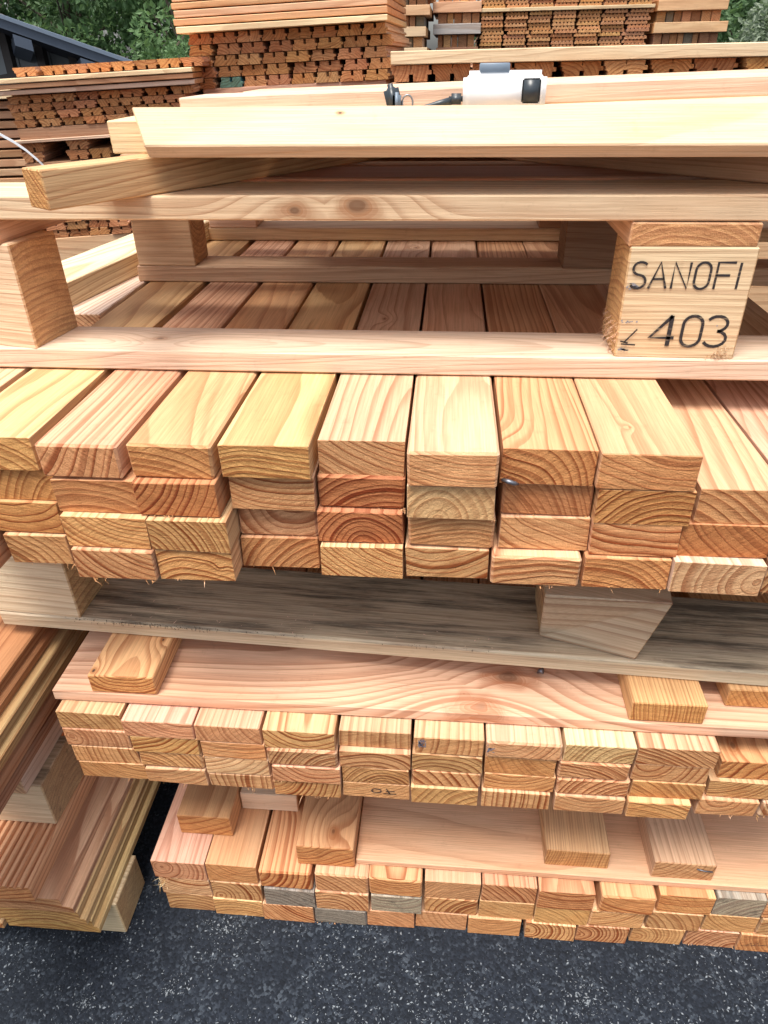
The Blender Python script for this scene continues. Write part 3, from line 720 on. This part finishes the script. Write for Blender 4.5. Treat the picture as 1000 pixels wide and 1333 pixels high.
for i, (ya, yb) in enumerate(((1.275, 1.39), (1.40, 1.515), (1.53, 1.64))):  # unseen boards, added to keep the deck beneath in shade
    o = across("board", -.33 + .03 * i, 1.25, ya, yb, -.0985 + H, -.0685 + H, tone='cream', feat=(0, .25, 0)); tag(o, "unseen pale board added for shade across the slanting beams, %s behind the topmost thin ones" % ('first', 'second', 'third')[i], "board")

# white gadget with dark window and cord
WHITE = simple("white_plastic", (0.82, 0.83, 0.84), 0.35, var=0.02)
DARK = simple("dark_plastic", (0.035, 0.045, 0.055), 0.35, var=0.2)
BLUEG = simple("grey_blue_plastic", (0.16, 0.21, 0.27), 0.45, var=0.1)
STEEL = simple("steel", (0.30, 0.31, 0.33), 0.4, 0.9, var=0.2, scale=200)
def bevelled(name, dims, loc, mat, parent, off, seg=3):
    me = bpy.data.meshes.new(name); bm = bmesh.new()
    bmesh.ops.create_cube(bm, size=1.0)
    for v in bm.verts: v.co = Vector((v.co.x * dims[0], v.co.y * dims[1], v.co.z * dims[2]))
    bmesh.ops.bevel(bm, geom=bm.edges[:], offset=off, segments=seg, affect='EDGES')
    bm.to_mesh(me); bm.free(); me.materials.append(mat)
    for p in me.polygons: p.use_smooth = True
    o = bpy.data.objects.new(name, me); COL.objects.link(o); o.parent = parent; o.location = loc
    return o
def tube(name, pts, rad, mat, parent, n=8, closed=False):
    V, F = [], []; m = len(pts)
    for i, p in enumerate(pts):
        p = Vector(p)
        a = Vector(pts[(i - 1) % m] if closed else pts[max(0, i - 1)]); b = Vector(pts[(i + 1) % m] if closed else pts[min(m - 1, i + 1)])
        t = (b - a).normalized(); s = t.orthogonal().normalized() if abs(t.z) > .9 else t.cross(Vector((0, 0, 1))).normalized()
        q = s.cross(t); r = rad[i] if isinstance(rad, (list, tuple)) else rad
        for j in range(n):
            th = 2 * math.pi * j / n
            V.append(p + (s * math.cos(th) + q * math.sin(th)) * r)
    for i in range(m if closed else m - 1):
        for j in range(n):
            F.append((i * n + j, i * n + (j + 1) % n, ((i + 1) % m) * n + (j + 1) % n, ((i + 1) % m) * n + j))
    if not closed: F += [tuple(range(n))[::-1], tuple(range((m - 1) * n, m * n))]
    return mesh_obj(name, V, F, mat, parent, True)
GD = empty("gadget", (.062, 1.014, -.0605 + H))
tag(GD, "white plastic gadget with dark window and black cord, lying on the pale boards", "gadget")
bevelled("housing", (.100, .026, .047), (0, 0, .0237), WHITE, GD, .007)
bevelled("window", (.022, .004, .026), (.0315, -.0125, .026), DARK, GD, .0015, 2)
bevelled("clip", (.036, .018, .010), (-.013, .002, .050), BLUEG, GD, .0012, 1)
bevelled("cord_sleeve", (.018, .012, .012), (-.058, -.002, .018), DARK, GD, .003, 2)
tube("cord", [(-.064, -.002, .016), (-.080, -.002, .013), (-.098, -.002, .009), (-.115, -.001, .005), (-.124, 0, .004)], [.0045, .0036, .0026, .0018, .0016], DARK, GD)
q_ = bevelled("buckle", (.019, .014, .034), (-.136, 0, .0185), DARK, GD, .006, 3); q_.rotation_euler = (0, math.radians(-14), 0)
bevelled("buckle_clip", (.010, .012, .020), (-.131, -.004, .016), BLUEG, GD, .003, 2)
tube("buckle_ring", [(-.118 + .0065 * math.cos(a * math.pi / 10), -.003, .0145 + .0085 * math.sin(a * math.pi / 10)) for a in range(20)], .0011, STEEL, GD, 6, True)

# bent nails and staple
NAILS = simple("nail_steel", (0.20, 0.21, 0.24), 0.45, 0.8, var=0.3, scale=400)
o = tube("nail", [(.072, .7235, -.4150 + H), (.079, .716, -.4130 + H), (.086, .718, -.4165 + H), (.091, .7225, -.420 + H)], [.0018, .0030, .0028, .0012], NAILS, None); tag(o, "bent grey nail in the end of an orange top-row beam", "nail")
o = tube("nail", [(.1665, .838, -.8375 + H), (.170, .836, -.8310 + H), (.174, .834, -.8290 + H)], [.0010, .0040, .0052], NAILS, None); tag(o, "grey nail head standing on the wide knotted plank", "nail")
o = tube("staple", [(.487, .7722, -1.243 + H), (.499, .7705, -1.2445 + H), (.515, .7715, -1.2475 + H)], .0013, NAILS, None); tag(o, "metal staple in the rightmost spacer on the lower plank", "staple")

# ------------------------------------------------------------------ neighbouring bundle of profiled decking at the left edge
def profile(name, pts, L, loc, tone, rz=0, feat=(0, .8, 0), pith=None, parent=None):
    n = len(pts)
    V = [(x, 0, z) for x, z in pts] + [(x, L, z) for x, z in pts]
    F = [tuple(range(n)), tuple(range(2 * n - 1, n - 1, -1))]
    for i in range(n):
        j = (i + 1) % n
        F.append((i, n + i, n + j, j))
    # faces wound for a counter-clockwise outline seen from -y
    o = mesh_obj(name, V, F, WOOD, parent)
    bm = bmesh.new(); bm.from_mesh(o.data); bmesh.ops.recalc_face_normals(bm, faces=bm.faces[:]); bm.to_mesh(o.data); bm.free()
    o.location = loc; o.rotation_euler = (0, 0, rz)
    wood(o, tone, pith, None, feat)
    return o
def tg(w_, h_, lip=.010, notch=.45):
    return [(-w_, 0), (0, 0), (0, h_ * notch - .004), (-.004, h_ * notch), (-lip, h_ * notch + .001), (-lip, h_ - .003), (-lip - .003, h_), (-w_, h_)]
def ribbed(w_, h_, n, d):
    p = [(-w_, 0), (0, 0)]
    for i in range(n):
        a = -w_ * i / n; s = w_ / n
        p += [(a, h_ - d), (a - s * .22, h_), (a - s * .62, h_), (a - s * .84, h_ - d)]
    return p + [(-w_, h_ - d)]
LG = "decking boards of the bundle at the left edge"
z = -1.3615
LAY = [(-.602, .638, .0415, (.60, .43, .21), tg(.178, .0410, .009), "lowest yellow grooved decking board of the bundle at the left edge"),
       (-.613, .630, .0415, (.56, .39, .21), tg(.180, .0410, .010), "second tan grooved decking board from the bottom, bundle at the left edge"),
       (-.626, .628, .0415, (.60, .385, .235), tg(.180, .0410, .018), "third decking board from the bottom with pink edge, bundle at the left edge"),
       (-.684, .622, .0420, 'orange', ribbed(.150, .0415, 11, .0065), "orange ribbed decking board under the left bundle's spacer block")]
for x, y, h_, tn, pts, lab in LAY:
    o = profile("decking_board", pts, 1.7, (x, y, z + H), tn, rz=math.radians(.2), pith=(-.10 + .05 * RW.random(), -.20 if tn != 'orange' else .28, .0105), feat=(0, .9, 0)); tag(o, lab, "board", LG); z += h_
for k_, (pts, tn, zz) in enumerate(((tg(.150, .0410), 'tan', -1.3615), (tg(.15, .041), 'yellow', -1.32))):
    o = profile("decking_board", pts, 1.7, (-.786 - .01 * k_, .632, zz + H), tn); tag(o, ("tan", "yellow")[k_] + " decking board end at the bottom left corner, %s one" % ("lower", "upper")[k_], "board", LG)
for nm, bx, tn, wea, lab in (("block", (-.745, -.594, .688, .790, -1.462, -1.362), (.62, .50, .32), .6, "mossy grey foot block on the asphalt under the left bundle"),
                             ("block", (-.850, -.690, .741, .852, -1.1945, -1.0795), 'cream', .8, "grey cream spacer block with mossy side in the left bundle")):
    o = block(nm, bx[0], bx[1], bx[2], bx[3], bx[4] + H, bx[5] + H, None, tn, wea, con=.4); tag(o, lab, "block")
o = block("block", -.745, -.594, 1.45, 1.56, -1.462 + H, -1.362 + H, None, 'tan', .35); tag(o, "second foot block further back in the dark under the left bundle", "block")
o = block("block", -.850, -.690, 1.45, 1.56, -1.1945 + H, -1.0795 + H, None, 'tan', .35); tag(o, "second spacer block further back in the left bundle", "block")
o = timber("lath", .135, .047, 1.05, (-.772, .722, -1.079 + H), tone='weathered', feat=(0, .5, .3)); tag(o, "grey lath with pale top lying along the left bundle's spacer block", "lath")
o = timber("lath", .075, .049, 1.05, (-.765, .715, -1.0315 + H), tone='weathered', feat=(0, .5, .3)); tag(o, "narrow grey lath, upper of two on the left bundle's spacer block", "lath")
z = -.9815  # darkened board tones below stand in for shade from overhead
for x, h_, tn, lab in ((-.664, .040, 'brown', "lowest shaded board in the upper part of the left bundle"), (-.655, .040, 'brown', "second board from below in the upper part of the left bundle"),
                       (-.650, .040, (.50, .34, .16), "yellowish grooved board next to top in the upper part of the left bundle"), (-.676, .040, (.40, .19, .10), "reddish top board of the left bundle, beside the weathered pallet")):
    o = profile("decking_board", tg(.17, h_ - .0006, .008), 1.75, (x, .40, z + H), tn, rz=math.radians(.3)); tag(o, lab, "board", LG); z += h_

# ------------------------------------------------------------------ piles of profiled boards further back
def slot_profile(w_, h_, v=0):
    """moulded board seen end-on: groove in the top, tongue at the right, rebate at the left, small kerfs below"""
    c = w_ / 2; s = .055 * w_
    p = [(0, 0), (c - .01 * w_, 0), (c - .01 * w_, .22 * h_), (c + .01 * w_, .22 * h_), (c + .01 * w_, 0), (w_ * .93, 0), (w_ * .93, .28 * h_), (w_, .30 * h_), (w_, .52 * h_), (w_ * .90, .54 * h_), (w_ * .90, h_ * .93),
         (c + s, h_ * .93), (c + s, h_ * .52), (c - s, h_ * .52), (c - s, h_ * .93), (.09 * w_, h_ * .93), (.09 * w_, .55 * h_), (.035 * w_, .52 * h_), (.035 * w_, .30 * h_), (0, .27 * h_)]
    if v: p = [(x, h_ - z) for x, z in p][::-1]
    return p
BGT = ['rust', 'rust', (.50, .28, .165), 'rust', (0.64, 0.41, 0.25), 'rust', (0.62, 0.36, 0.20)]
RB = random.Random(77)
PROTO = {}
def proto_mesh(key, pts, L):
    if key not in PROTO:
        o = profile("moulded_board", pts, L, (0, 0, 0), 'rust'); PROTO[key] = o.data
        bpy.data.objects.remove(o)
    return PROTO[key]
def stack_frame(x, y, z, yaw, tilt):
    return Matrix.Translation((x, y, z + H)) @ Matrix.Rotation(math.radians(yaw), 4, 'Z') @ Matrix.Rotation(math.radians(-tilt), 4, 'Y')
def put(name, me, M, x, y, z, tone, lab, cat, grp, feat=(0, .55, 0)):
    o = bpy.data.objects.new(name, me); COL.objects.link(o)
    o.matrix_world = M @ Matrix.Translation((x, y, z))
    wood(o, tone, None, None, feat, .12); tag(o, lab, cat, grp)
    return o
NTH = ['first', 'second', 'third', 'fourth', 'fifth', 'sixth', 'seventh', 'eighth', 'ninth', 'tenth', 'eleventh', 'twelfth', 'thirteenth', 'fourteenth']
def rows(M, n, m, w_, h_, L, z0, where, grp, key, pts, skip=(), start=1, gap=.10, tones=BGT, name="moulded_board", special=None, x0=0.0):
    me = proto_mesh(key, pts, L)
    for r in range(m):
        x = x0 + RB.uniform(-.008, .008)
        for i in range(n):
            tn = RB.choice(tones)
            if (r, i) in skip: x += w_; continue
            lab = "%s grooved board end in row %s from top, %s" % (NTH[i], NTH[r + start - 1], where)
            if special and (r, i) in special: tn, lab = special[r, i]
            put(name, me, M, x, RB.uniform(-.012, .012), z0 - (r + 1) * h_, tn, lab, "board", grp)
            x += w_ * 1.004 + (RB.uniform(.004, .014) if RB.random() < gap else 0)
def plankx(M, x0, x1, y0, y1, z0, z1, tone, lab, cat="plank", name="plank", feat=(0, .5, 0)):
    V, F = cbox(-(y1 - y0) / 2, (y1 - y0) / 2, 0, x1 - x0, 0, z1 - z0, .002, .001)
    o = mesh_obj(name, V, F, WOOD); wood(o, tone, None, None, feat)
    o.matrix_world = M @ Matrix.Translation((x0, (y0 + y1) / 2, z0)) @ Matrix.Rotation(-math.pi / 2, 4, 'Z')
    tag(o, lab, cat); return o

# tall pile in the middle
M = stack_frame(-1.025, 3.20, 0, -2, 1.9)
G = "moulded boards of the tall pile in the middle background"
W_, H_ = .0965, .0365
BLUE = (0.16, 0.36, 0.44)
rows(M, 8, 5, W_, H_, .75, .092, "tall middle pile", G, 'a', slot_profile(W_, H_), special={(4, 1): (BLUE, "blue painted board end low in the tall middle pile, left one"), (4, 2): (BLUE, "blue painted board end low in the tall middle pile, right one")} and {(4, 1): (BLUE, "blue painted board end in the bottom row of the tall middle pile")}, gap=.18)
zz = .0925
for i, (h_, dx, tn) in enumerate(((.020, -.02, 'pale'), (.020, -.028, 'orange'), (.022, -.024, 'pink'), (.020, -.03, 'orange'), (.022, -.026, 'pink'), (.022, -.03, 'orange'))):
    plankx(M, dx, .785, -.05 + .006 * i, .7, zz, zz + h_, tn, "%s long flat plank above the grooved ends of the tall middle pile" % NTH[i]); zz += h_ + .0045
plankx(M, .03, .765, .0, .12, -.150, -.0915, 'pink', "broad pinkish plank under the grooved ends of the tall middle pile")
plankx(M, .03, .765, .60, .72, -.150, -.0915, 'pink', "hidden rear bearer under the tall middle pile")
for r, zt in enumerate((-.151, -.46, -.77, -1.08)):
    plankx(M, .0, .775, .0, .75, zt - (.309 if r < 3 else .34), zt, 'tan', "%s bulk timber below the tall middle pile" % NTH[r], "timber", "timber")

# lower pile on the left
M = stack_frame(-1.625, 2.85, 0, 10, 2.2)
G = "moulded boards of the long low pile on the left"
rows(M, 8, 1, .083, .030, 1.4, -.010, "left background pile", G, 'b', slot_profile(.083, .030, 1), start=1, x0=.05)
zz = -.0405
for i in range(3):
    plankx(M, -.06 + .01 * i, .69, -.05 + .008 * i, 1.3, zz - .0155, zz, ('pale', 'orange', 'pale')[i], "%s thin plank from top in the left background pile" % NTH[i]); zz -= .0185
rows(M, 8, 4, .0815, .0255, 1.4, zz - .001, "left background pile", G, 'c', slot_profile(.0815, .0255, 1), start=2, gap=.3)
zz -= .104
plankx(M, .01, .62, .0, .14, zz - .036, zz, 'brown', "thick brownish bearer plank under the grooved rows, left background pile")
plankx(M, .01, .62, .95, 1.1, zz - .036, zz, 'brown', "rear bearer plank in the left background pile")
zz -= .0365
plankx(M, -.01, .64, -.02, 1.2, zz - .010, zz, 'pale', "thin pale board under the bearer plank, left background pile"); zz -= .0105
rows(M, 7, 2, .083, .034, 1.2, zz, "left background pile", G, 'd', slot_profile(.083, .034, 1), start=6, skip=[(0, 1), (0, 3), (1, 1), (0, 4), (1, 4)], gap=0)
zz -= .069
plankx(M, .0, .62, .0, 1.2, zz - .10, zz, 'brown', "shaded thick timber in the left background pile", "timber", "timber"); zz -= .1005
rows(M, 9, 6, .0815, .0285, 1.2, zz, "left background pile", G, 'e', slot_profile(.0815, .0285), start=8, gap=.2)
zz -= .172
for r in range(3):
    h_ = (H - abs(zz)) / (3 - r) if False else .29
    plankx(M, .0, .72, .0, 1.2, zz - h_, zz - .0005, 'tan', "%s bulk timber at the base of the left background pile" % NTH[r], "timber", "timber"); zz -= h_
STRAP = simple("plastic_strap", (0.75, 0.78, 0.82), 0.4, var=0.03)
def strap(name, pts, wd, mat):
    V, F = [], []
    for i, p in enumerate(pts):
        p = Vector(p); V += [p + Vector((0, 0, wd / 2)), p - Vector((0, 0, wd / 2)), p + Vector((0, .002, wd / 2)), p + Vector((0, .002, -wd / 2))]
    for i in range(len(pts) - 1):
        a = 4 * i; F += [(a, a + 1, a + 5, a + 4), (a + 2, a + 6, a + 7, a + 3), (a, a + 4, a + 6, a + 2), (a + 1, a + 3, a + 7, a + 5)]
    return mesh_obj(name, V, F, mat)
o = strap("strap", [(-1.66, 2.80, -.205 + H), (-1.625, 2.77, -.214 + H), (-1.585, 2.76, -.232 + H), (-1.545, 2.76, -.26 + H), (-1.51, 2.765, -.295 + H), (-1.49, 2.78, -.33 + H)], .010, STRAP); tag(o, "loose white plastic strap hanging in front of the left background pile", "strap")
o = strap("strap", [(-1.20, 2.76, -.46 + H), (-1.17, 2.755, -.50 + H), (-1.13, 2.755, -.56 + H), (-1.10, 2.76, -.66 + H)], .008, STRAP); tag(o, "white plastic strap low on the left background pile, seen under the pallet", "strap")

# sliver of another pile at the left edge
M = stack_frame(-2.28, 3.1, -.12, 4, 1)
G = "thin boards of the pile at the far left edge"
for i in range(13):
    plankx(M, 0 + RB.uniform(-.02, .02), .52 + RB.uniform(-.015, .015), 0, 1.0, -.035 * (i + 1), -.035 * (i + 1) + .027, RB.choice(BGT), "%s thin board from top in the pile at the left edge" % NTH[i], "board", "board")
plankx(M, -.02, .55, -.05, 1.0, .0005, .03, 'pale', "pale plank capping the pile at the left edge")
plankx(M, 0, .5, 0, 1.0, -1.342, -.4605, 'brown', "bulk timber under the pile at the left edge", "timber", "timber")

# long low pile behind the white gadget
M = stack_frame(-.187, 2.50, 0, -1.2, .35)
G = "moulded boards of the long pile behind the white gadget"
plankx(M, 0.0, 2.3, -.02, .5, -.015, .020, 'pale', "long pale plank on top of the pile behind the white gadget")
rows(M, 14, 2, .122, .045, 1.2, -.0168, "pile behind the white gadget", G, 'f', slot_profile(.122, .045, 1), gap=.25)
for r in range(4):
    plankx(M, .0, 1.75, .0, 1.2, -.1085 - .337 * (r + 1), -.109 - .337 * r, 'tan', "%s bulk timber under the pile behind the white gadget" % NTH[r], "timber", "timber")

# far piles: ribbed decking in two packs, flanked by stickered packs
M = stack_frame(.180, 6.0, 0, 0, .2)
G = "ribbed decking boards of the far pack"
rib = ribbed(.150, .0205, 6, .009); rib = [(x + .150, z) for x, z in rib]
rows(M, 7, 11, .1615, .0215, 1.6, .262, "far ribbed pack, lower half", G, 'r', rib, tones=[(.66, .43, .28), (.60, .37, .24), 'tan', (.68, .45, .30)], name="ribbed_board", gap=.35)
plankx(M, -.01, 1.16, -.02, 1.5, .2635, .284, 'pale', "pale plank dividing the two far ribbed packs")
rows(M, 7, 4, .1615, .0215, 1.6, .3715, "far ribbed pack, upper half", G, 'r', rib, tones=[(.66, .43, .28), (.60, .37, .24), 'tan', (.68, .45, .30)], name="ribbed_board", gap=.35)
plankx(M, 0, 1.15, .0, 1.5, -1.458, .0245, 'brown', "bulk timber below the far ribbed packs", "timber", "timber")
def stickered(x0, x1, y, ztop, layers, where, seed, grp, yaw=0):
    r = random.Random(seed); M = stack_frame(x0, y, 0, yaw, .2); z = ztop; k = 0; s = 0
    for typ, h_ in layers:
        if typ == 's':
            plankx(M, r.uniform(-.03, 0), x1 - x0 + r.uniform(0, .05), -.03, 1.0, z - h_ + .001, z, r.choice(('yellow', 'pale', 'silver', 'yellow')), "%s spacer plank from top, %s" % (NTH[s], where), feat=(0, .4, .1)); s += 1
        else:
            x = .01; c = 0
            while x < x1 - x0 - .03:
                w_ = r.uniform(.038, .07)
                tn = r.choice(('brown', 'yellow', 'tan', 'grey', 'brown', 'orange', 'rust'))
                V, F = cbox(0, w_ - .006, 0, .9, 0, h_ - .002, .002)
                o = mesh_obj("squared_end", V, F, WOOD); wood(o, tn, feat=(0, .4, .3)); o.matrix_world = M @ Matrix.Translation((x, r.uniform(0, .03), z - h_))
                o.name = "lath"; tag(o, "%s lath end in %s layer, %s" % (NTH[c] if c < 14 else 'last', ('top', 'middle', 'lower')[k], where), "lath", grp); x += w_; c += 1
            k += 1
        z -= h_
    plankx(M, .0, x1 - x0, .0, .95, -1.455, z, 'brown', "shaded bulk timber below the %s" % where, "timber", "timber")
stickered(-.13, .165, 6.0, .40, (('e', .075), ('s', .062), ('e', .062), ('s', .062), ('e', .075)), "far pack left of ribbed boards", 4, "lath ends in the far pack left of the ribbed boards")
stickered(1.36, 1.80, 6.0, .40, (('e', .090), ('s', .062), ('e', .065), ('s', .060), ('e', .07)), "far pack right of ribbed boards", 6, "lath ends in the far pack right of the ribbed boards")
stickered(-.46, -.20, 5.6, .40, (('s', .05), ('e', .06), ('s', .055), ('e', .06), ('s', .055), ('e', .06), ('s', .05)), "narrow far pack in the shade", 8, "lath ends in the narrow far pack")

# ------------------------------------------------------------------ open shed
ROOF = simple("painted_roof_sheet", (0.065, 0.085, 0.12), 0.45, 0.2, var=0.12, scale=6)
UNDER = simple("dark_soffit", (0.05, 0.05, 0.06), 0.8)
PANEL = simple("grey_wall_panel", (0.30, 0.32, 0.33), 0.7, var=0.15, scale=3)
POST = simple("dark_post", (0.07, 0.06, 0.055), 0.8)
SH = empty("shed", (-6.0, 12.0, 0))
tag(SH, "open shed with sloping blue grey roof and dark posts, far left", "shed")
def quadbox(name, a, b, dn, dy, mat, parent, back=None):
    """slab from edge a-b (world), thickness dn down, depth dy back"""
    a, b = Vector(a), Vector(b); o0 = parent.location
    D = Vector(back) if back else Vector((0, dy, 0))
    P_ = [a, b, b + D, a + D]
    V = [p - o0 for p in P_] + [p - o0 - Vector((0, 0, dn)) for p in P_]
    return mesh_obj(name, V, [(0, 1, 2, 3), (7, 6, 5, 4), (0, 4, 5, 1), (1, 5, 6, 2), (2, 6, 7, 3), (3, 7, 4, 0)], mat, parent)
A_, B_ = (-9.5, 12, 1.55 + H), (-4.25, 12, -.135 + H)
BK = (-3.3, 5.5, -.55)
quadbox("roof", A_, B_, .05, 8, ROOF, SH, BK)
quadbox("fascia", (A_[0], 11.93, A_[2] - .02), (B_[0], 11.93, B_[2] - .02), .13, .068, ROOF, SH)
quadbox("gutter_trim", (A_[0], 11.88, A_[2] + .03), (B_[0], 11.88, B_[2] + .03), .05, .05, simple("light_trim", (.15, .19, .25), .4, .2), SH)
quadbox("soffit", (A_[0], 12.02, A_[2] - .06), (B_[0], 12.02, B_[2] - .06), .03, 7.9, UNDER, SH, BK)
for t in (.43, .62, .80):
    p = Vector(A_).lerp(Vector(B_), t)
    quadbox("rafter_end", (p.x - .16, 11.9, p.z - .12), (p.x + .10, 11.9, p.z - .20), .14, 3, ROOF, SH, (-1.2, 2, -.2))
for i, x in enumerate((-9.4, -8.6, -7.9, -7.2, -6.65, -6.12, -5.72, -5.36)):
    zt = A_[2] + (B_[2] - A_[2]) * (x - A_[0]) / (B_[0] - A_[0]) - .1
    quadbox("post", (x, 12.9, zt), (x + .13, 12.9, zt - .04), zt - .02, .14, POST, SH)
for i, x in enumerate((-9.3, -8.5, -7.8, -7.1, -6.55, -6.02, -5.62)):
    x2 = (-8.5, -7.8, -7.1, -6.55, -6.02, -5.62, -5.27)[i]
    zt = A_[2] + (B_[2] - A_[2]) * (x2 - A_[0]) / (B_[0] - A_[0]) - .14
    quadbox("wall_panel", (x, 13.2, zt), (x2 - .02, 13.2, zt), zt, .06, PANEL, SH)
quadbox("brace", (-9.4, 12.85, 1.10), (-5.4, 12.85, 1.55), .07, .04, POST, SH)

# ------------------------------------------------------------------ trees and shrubs
def make_leaf(name, col, col2):
    k = NT(name)
    ge = k.n("ShaderNodeNewGeometry")
    c = k.mix(ge.outputs["Random Per Island"], col, col2)
    k.put(k.b.inputs["Base Color"], c)
    k.b.inputs["Roughness"].default_value = 0.55
    k.b.inputs["Specular IOR Level"].default_value = 0.3
    tr = k.n("ShaderNodeBsdfTranslucent"); k.put(tr.inputs[0], k.mix(0.5, c, (.17, .27, .08)))
    mx = k.n("ShaderNodeMixShader"); mx.inputs[0].default_value = .42
    k.t.links.new(k.b.outputs[0], mx.inputs[1]); k.t.links.new(tr.outputs[0], mx.inputs[2])
    k.t.links.new(mx.outputs[0], k.t.nodes["Material Output"].inputs[0])
    return k.m
LEAF = [make_leaf("leaf_green", (.10, .19, .075), (.18, .30, .13)), make_leaf("leaf_dark", (.07, .14, .062), (.14, .235, .105)), make_leaf("leaf_silver", (.16, .21, .14), (.34, .40, .30))]
BARK = simple("bark", (.09, .07, .05), .9, var=.3)
def tree(x, y, h_, rx, seed, mat, lab, cat="tree", n=6500, zlo=.6, leaf=(.05, .11), trunk=True, name="tree"):
    r = random.Random(seed)
    T = empty(name, (x, y, 0)); tag(T, lab, cat)
    cl = []
    for i in range(int(26 + rx * 9)):
        a = r.uniform(0, 6.28); rr_ = rx * math.sqrt(r.random()); zz_ = zlo + (h_ - zlo) * r.random()
        t = (zz_ - zlo) / (h_ - zlo); sc = math.sqrt(max(.05, 1 - (t * 1.05 - .35) ** 2 * 1.6))
        cl.append((math.cos(a) * rr_ * sc, math.sin(a) * rr_ * sc, zz_, r.uniform(.28, .62) * (.5 + rx * .25)))
    V, F = [], []
    for i in range(n):
        c = r.choice(cl); d = Vector((r.gauss(0, 1), r.gauss(0, 1), r.gauss(0, 1))).normalized()
        p = Vector(c[:3]) + Vector((d.x, d.y, d.z * .62)) * c[3] * (.35 + .75 * r.random() ** .5)
        if p.z < .05: continue
        L = r.uniform(*leaf); a = (d + Vector((r.gauss(0, .6), r.gauss(0, .6), r.gauss(-.2, .6)))).normalized()
        b = a.orthogonal().normalized(); b.rotate(Matrix.Rotation(r.uniform(0, 6.28), 3, a)); nn = a.cross(b)
        k = len(V)
        V += [p, p + a * L * .5 + b * L * .28 + nn * L * .1, p + a * L, p + a * L * .5 - b * L * .28 + nn * L * .1]
        F += [(k, k + 1, k + 2), (k, k + 2, k + 3)]
    mesh_obj("crown", V, F, mat, T)
    if trunk:
        V, F = [], []
        def limb(p, q, r0, r1):
            p, q = Vector(p), Vector(q); t = (q - p).normalized(); s = t.orthogonal().normalized(); u = t.cross(s); k = len(V)
            for c, rad in ((p, r0), (q, r1)):
                for j in range(7): V.append(c + (s * math.cos(j * .8976) + u * math.sin(j * .8976)) * rad)
            for j in range(7): F.append((k + j, k + (j + 1) % 7, k + 7 + (j + 1) % 7, k + 7 + j))
        limb((0, 0, 0), (.1, 0, h_ * .55), .05 * h_ * .5, .03 * h_ * .4)
        for c in cl[::3]: limb((.05 * r.random(), 0, r.uniform(.2, .5) * h_), c[:3], .035, .012)
        mesh_obj("trunk", V, F, BARK, T)
    return T
tree(-8.2, 17.5, 4.6, 1.9, 1, LEAF[1], "dark green leafy tree behind the shed roof, far left", n=11000, leaf=(.09, .19))
tree(-5.3, 16.5, 4.4, 1.7, 2, LEAF[0], "bright green bushy tree above the shed roof's lower end", n=12000, leaf=(.08, .17))
tree(-3.0, 16.5, 4.6, 1.5, 3, LEAF[1], "dark tree beside the tall middle pile", n=10000, leaf=(.08, .18))
tree(-7.4, 20, 6.0, 2.6, 5, LEAF[1], "tall dark tree further behind the bright bushy one", n=11000, leaf=(.12, .25))
tree(-3.9, 20.5, 6.0, 2.6, 6, LEAF[1], "tall dark tree furthest back between shed and middle pile", n=11000, leaf=(.12, .25))
tree(-11.5, 21, 6.0, 2.8, 12, LEAF[0], "light green tree at the extreme left behind the shed", n=9000, leaf=(.12, .25))
tree(-4.45, 13.6, 1.62, .55, 7, LEAF[0], "small green shrub at the foot of the shed roof", "shrub", 2600, .1, (.04, .08), False, "shrub")
tree(4.45, 11.5, 1.95, .85, 8, LEAF[2], "silvery green shrub at the right edge beyond the far packs", "shrub", 11000, .1, (.04, .11), False, "shrub")
tree(5.2, 15, 4.2, 1.7, 9, LEAF[1], "dark green tree behind the silvery shrub, right edge", n=10000, leaf=(.08, .17))
tree(7.6, 19, 5.0, 2.4, 13, LEAF[1], "dark green tree further right behind the silvery shrub", n=9000, leaf=(.12, .25))
tree(2.2, 19, 5.5, 2.4, 10, LEAF[1], "dark green tree hidden mostly behind the far packs", n=9000, leaf=(.12, .25))
bpy.context.view_layer.update()
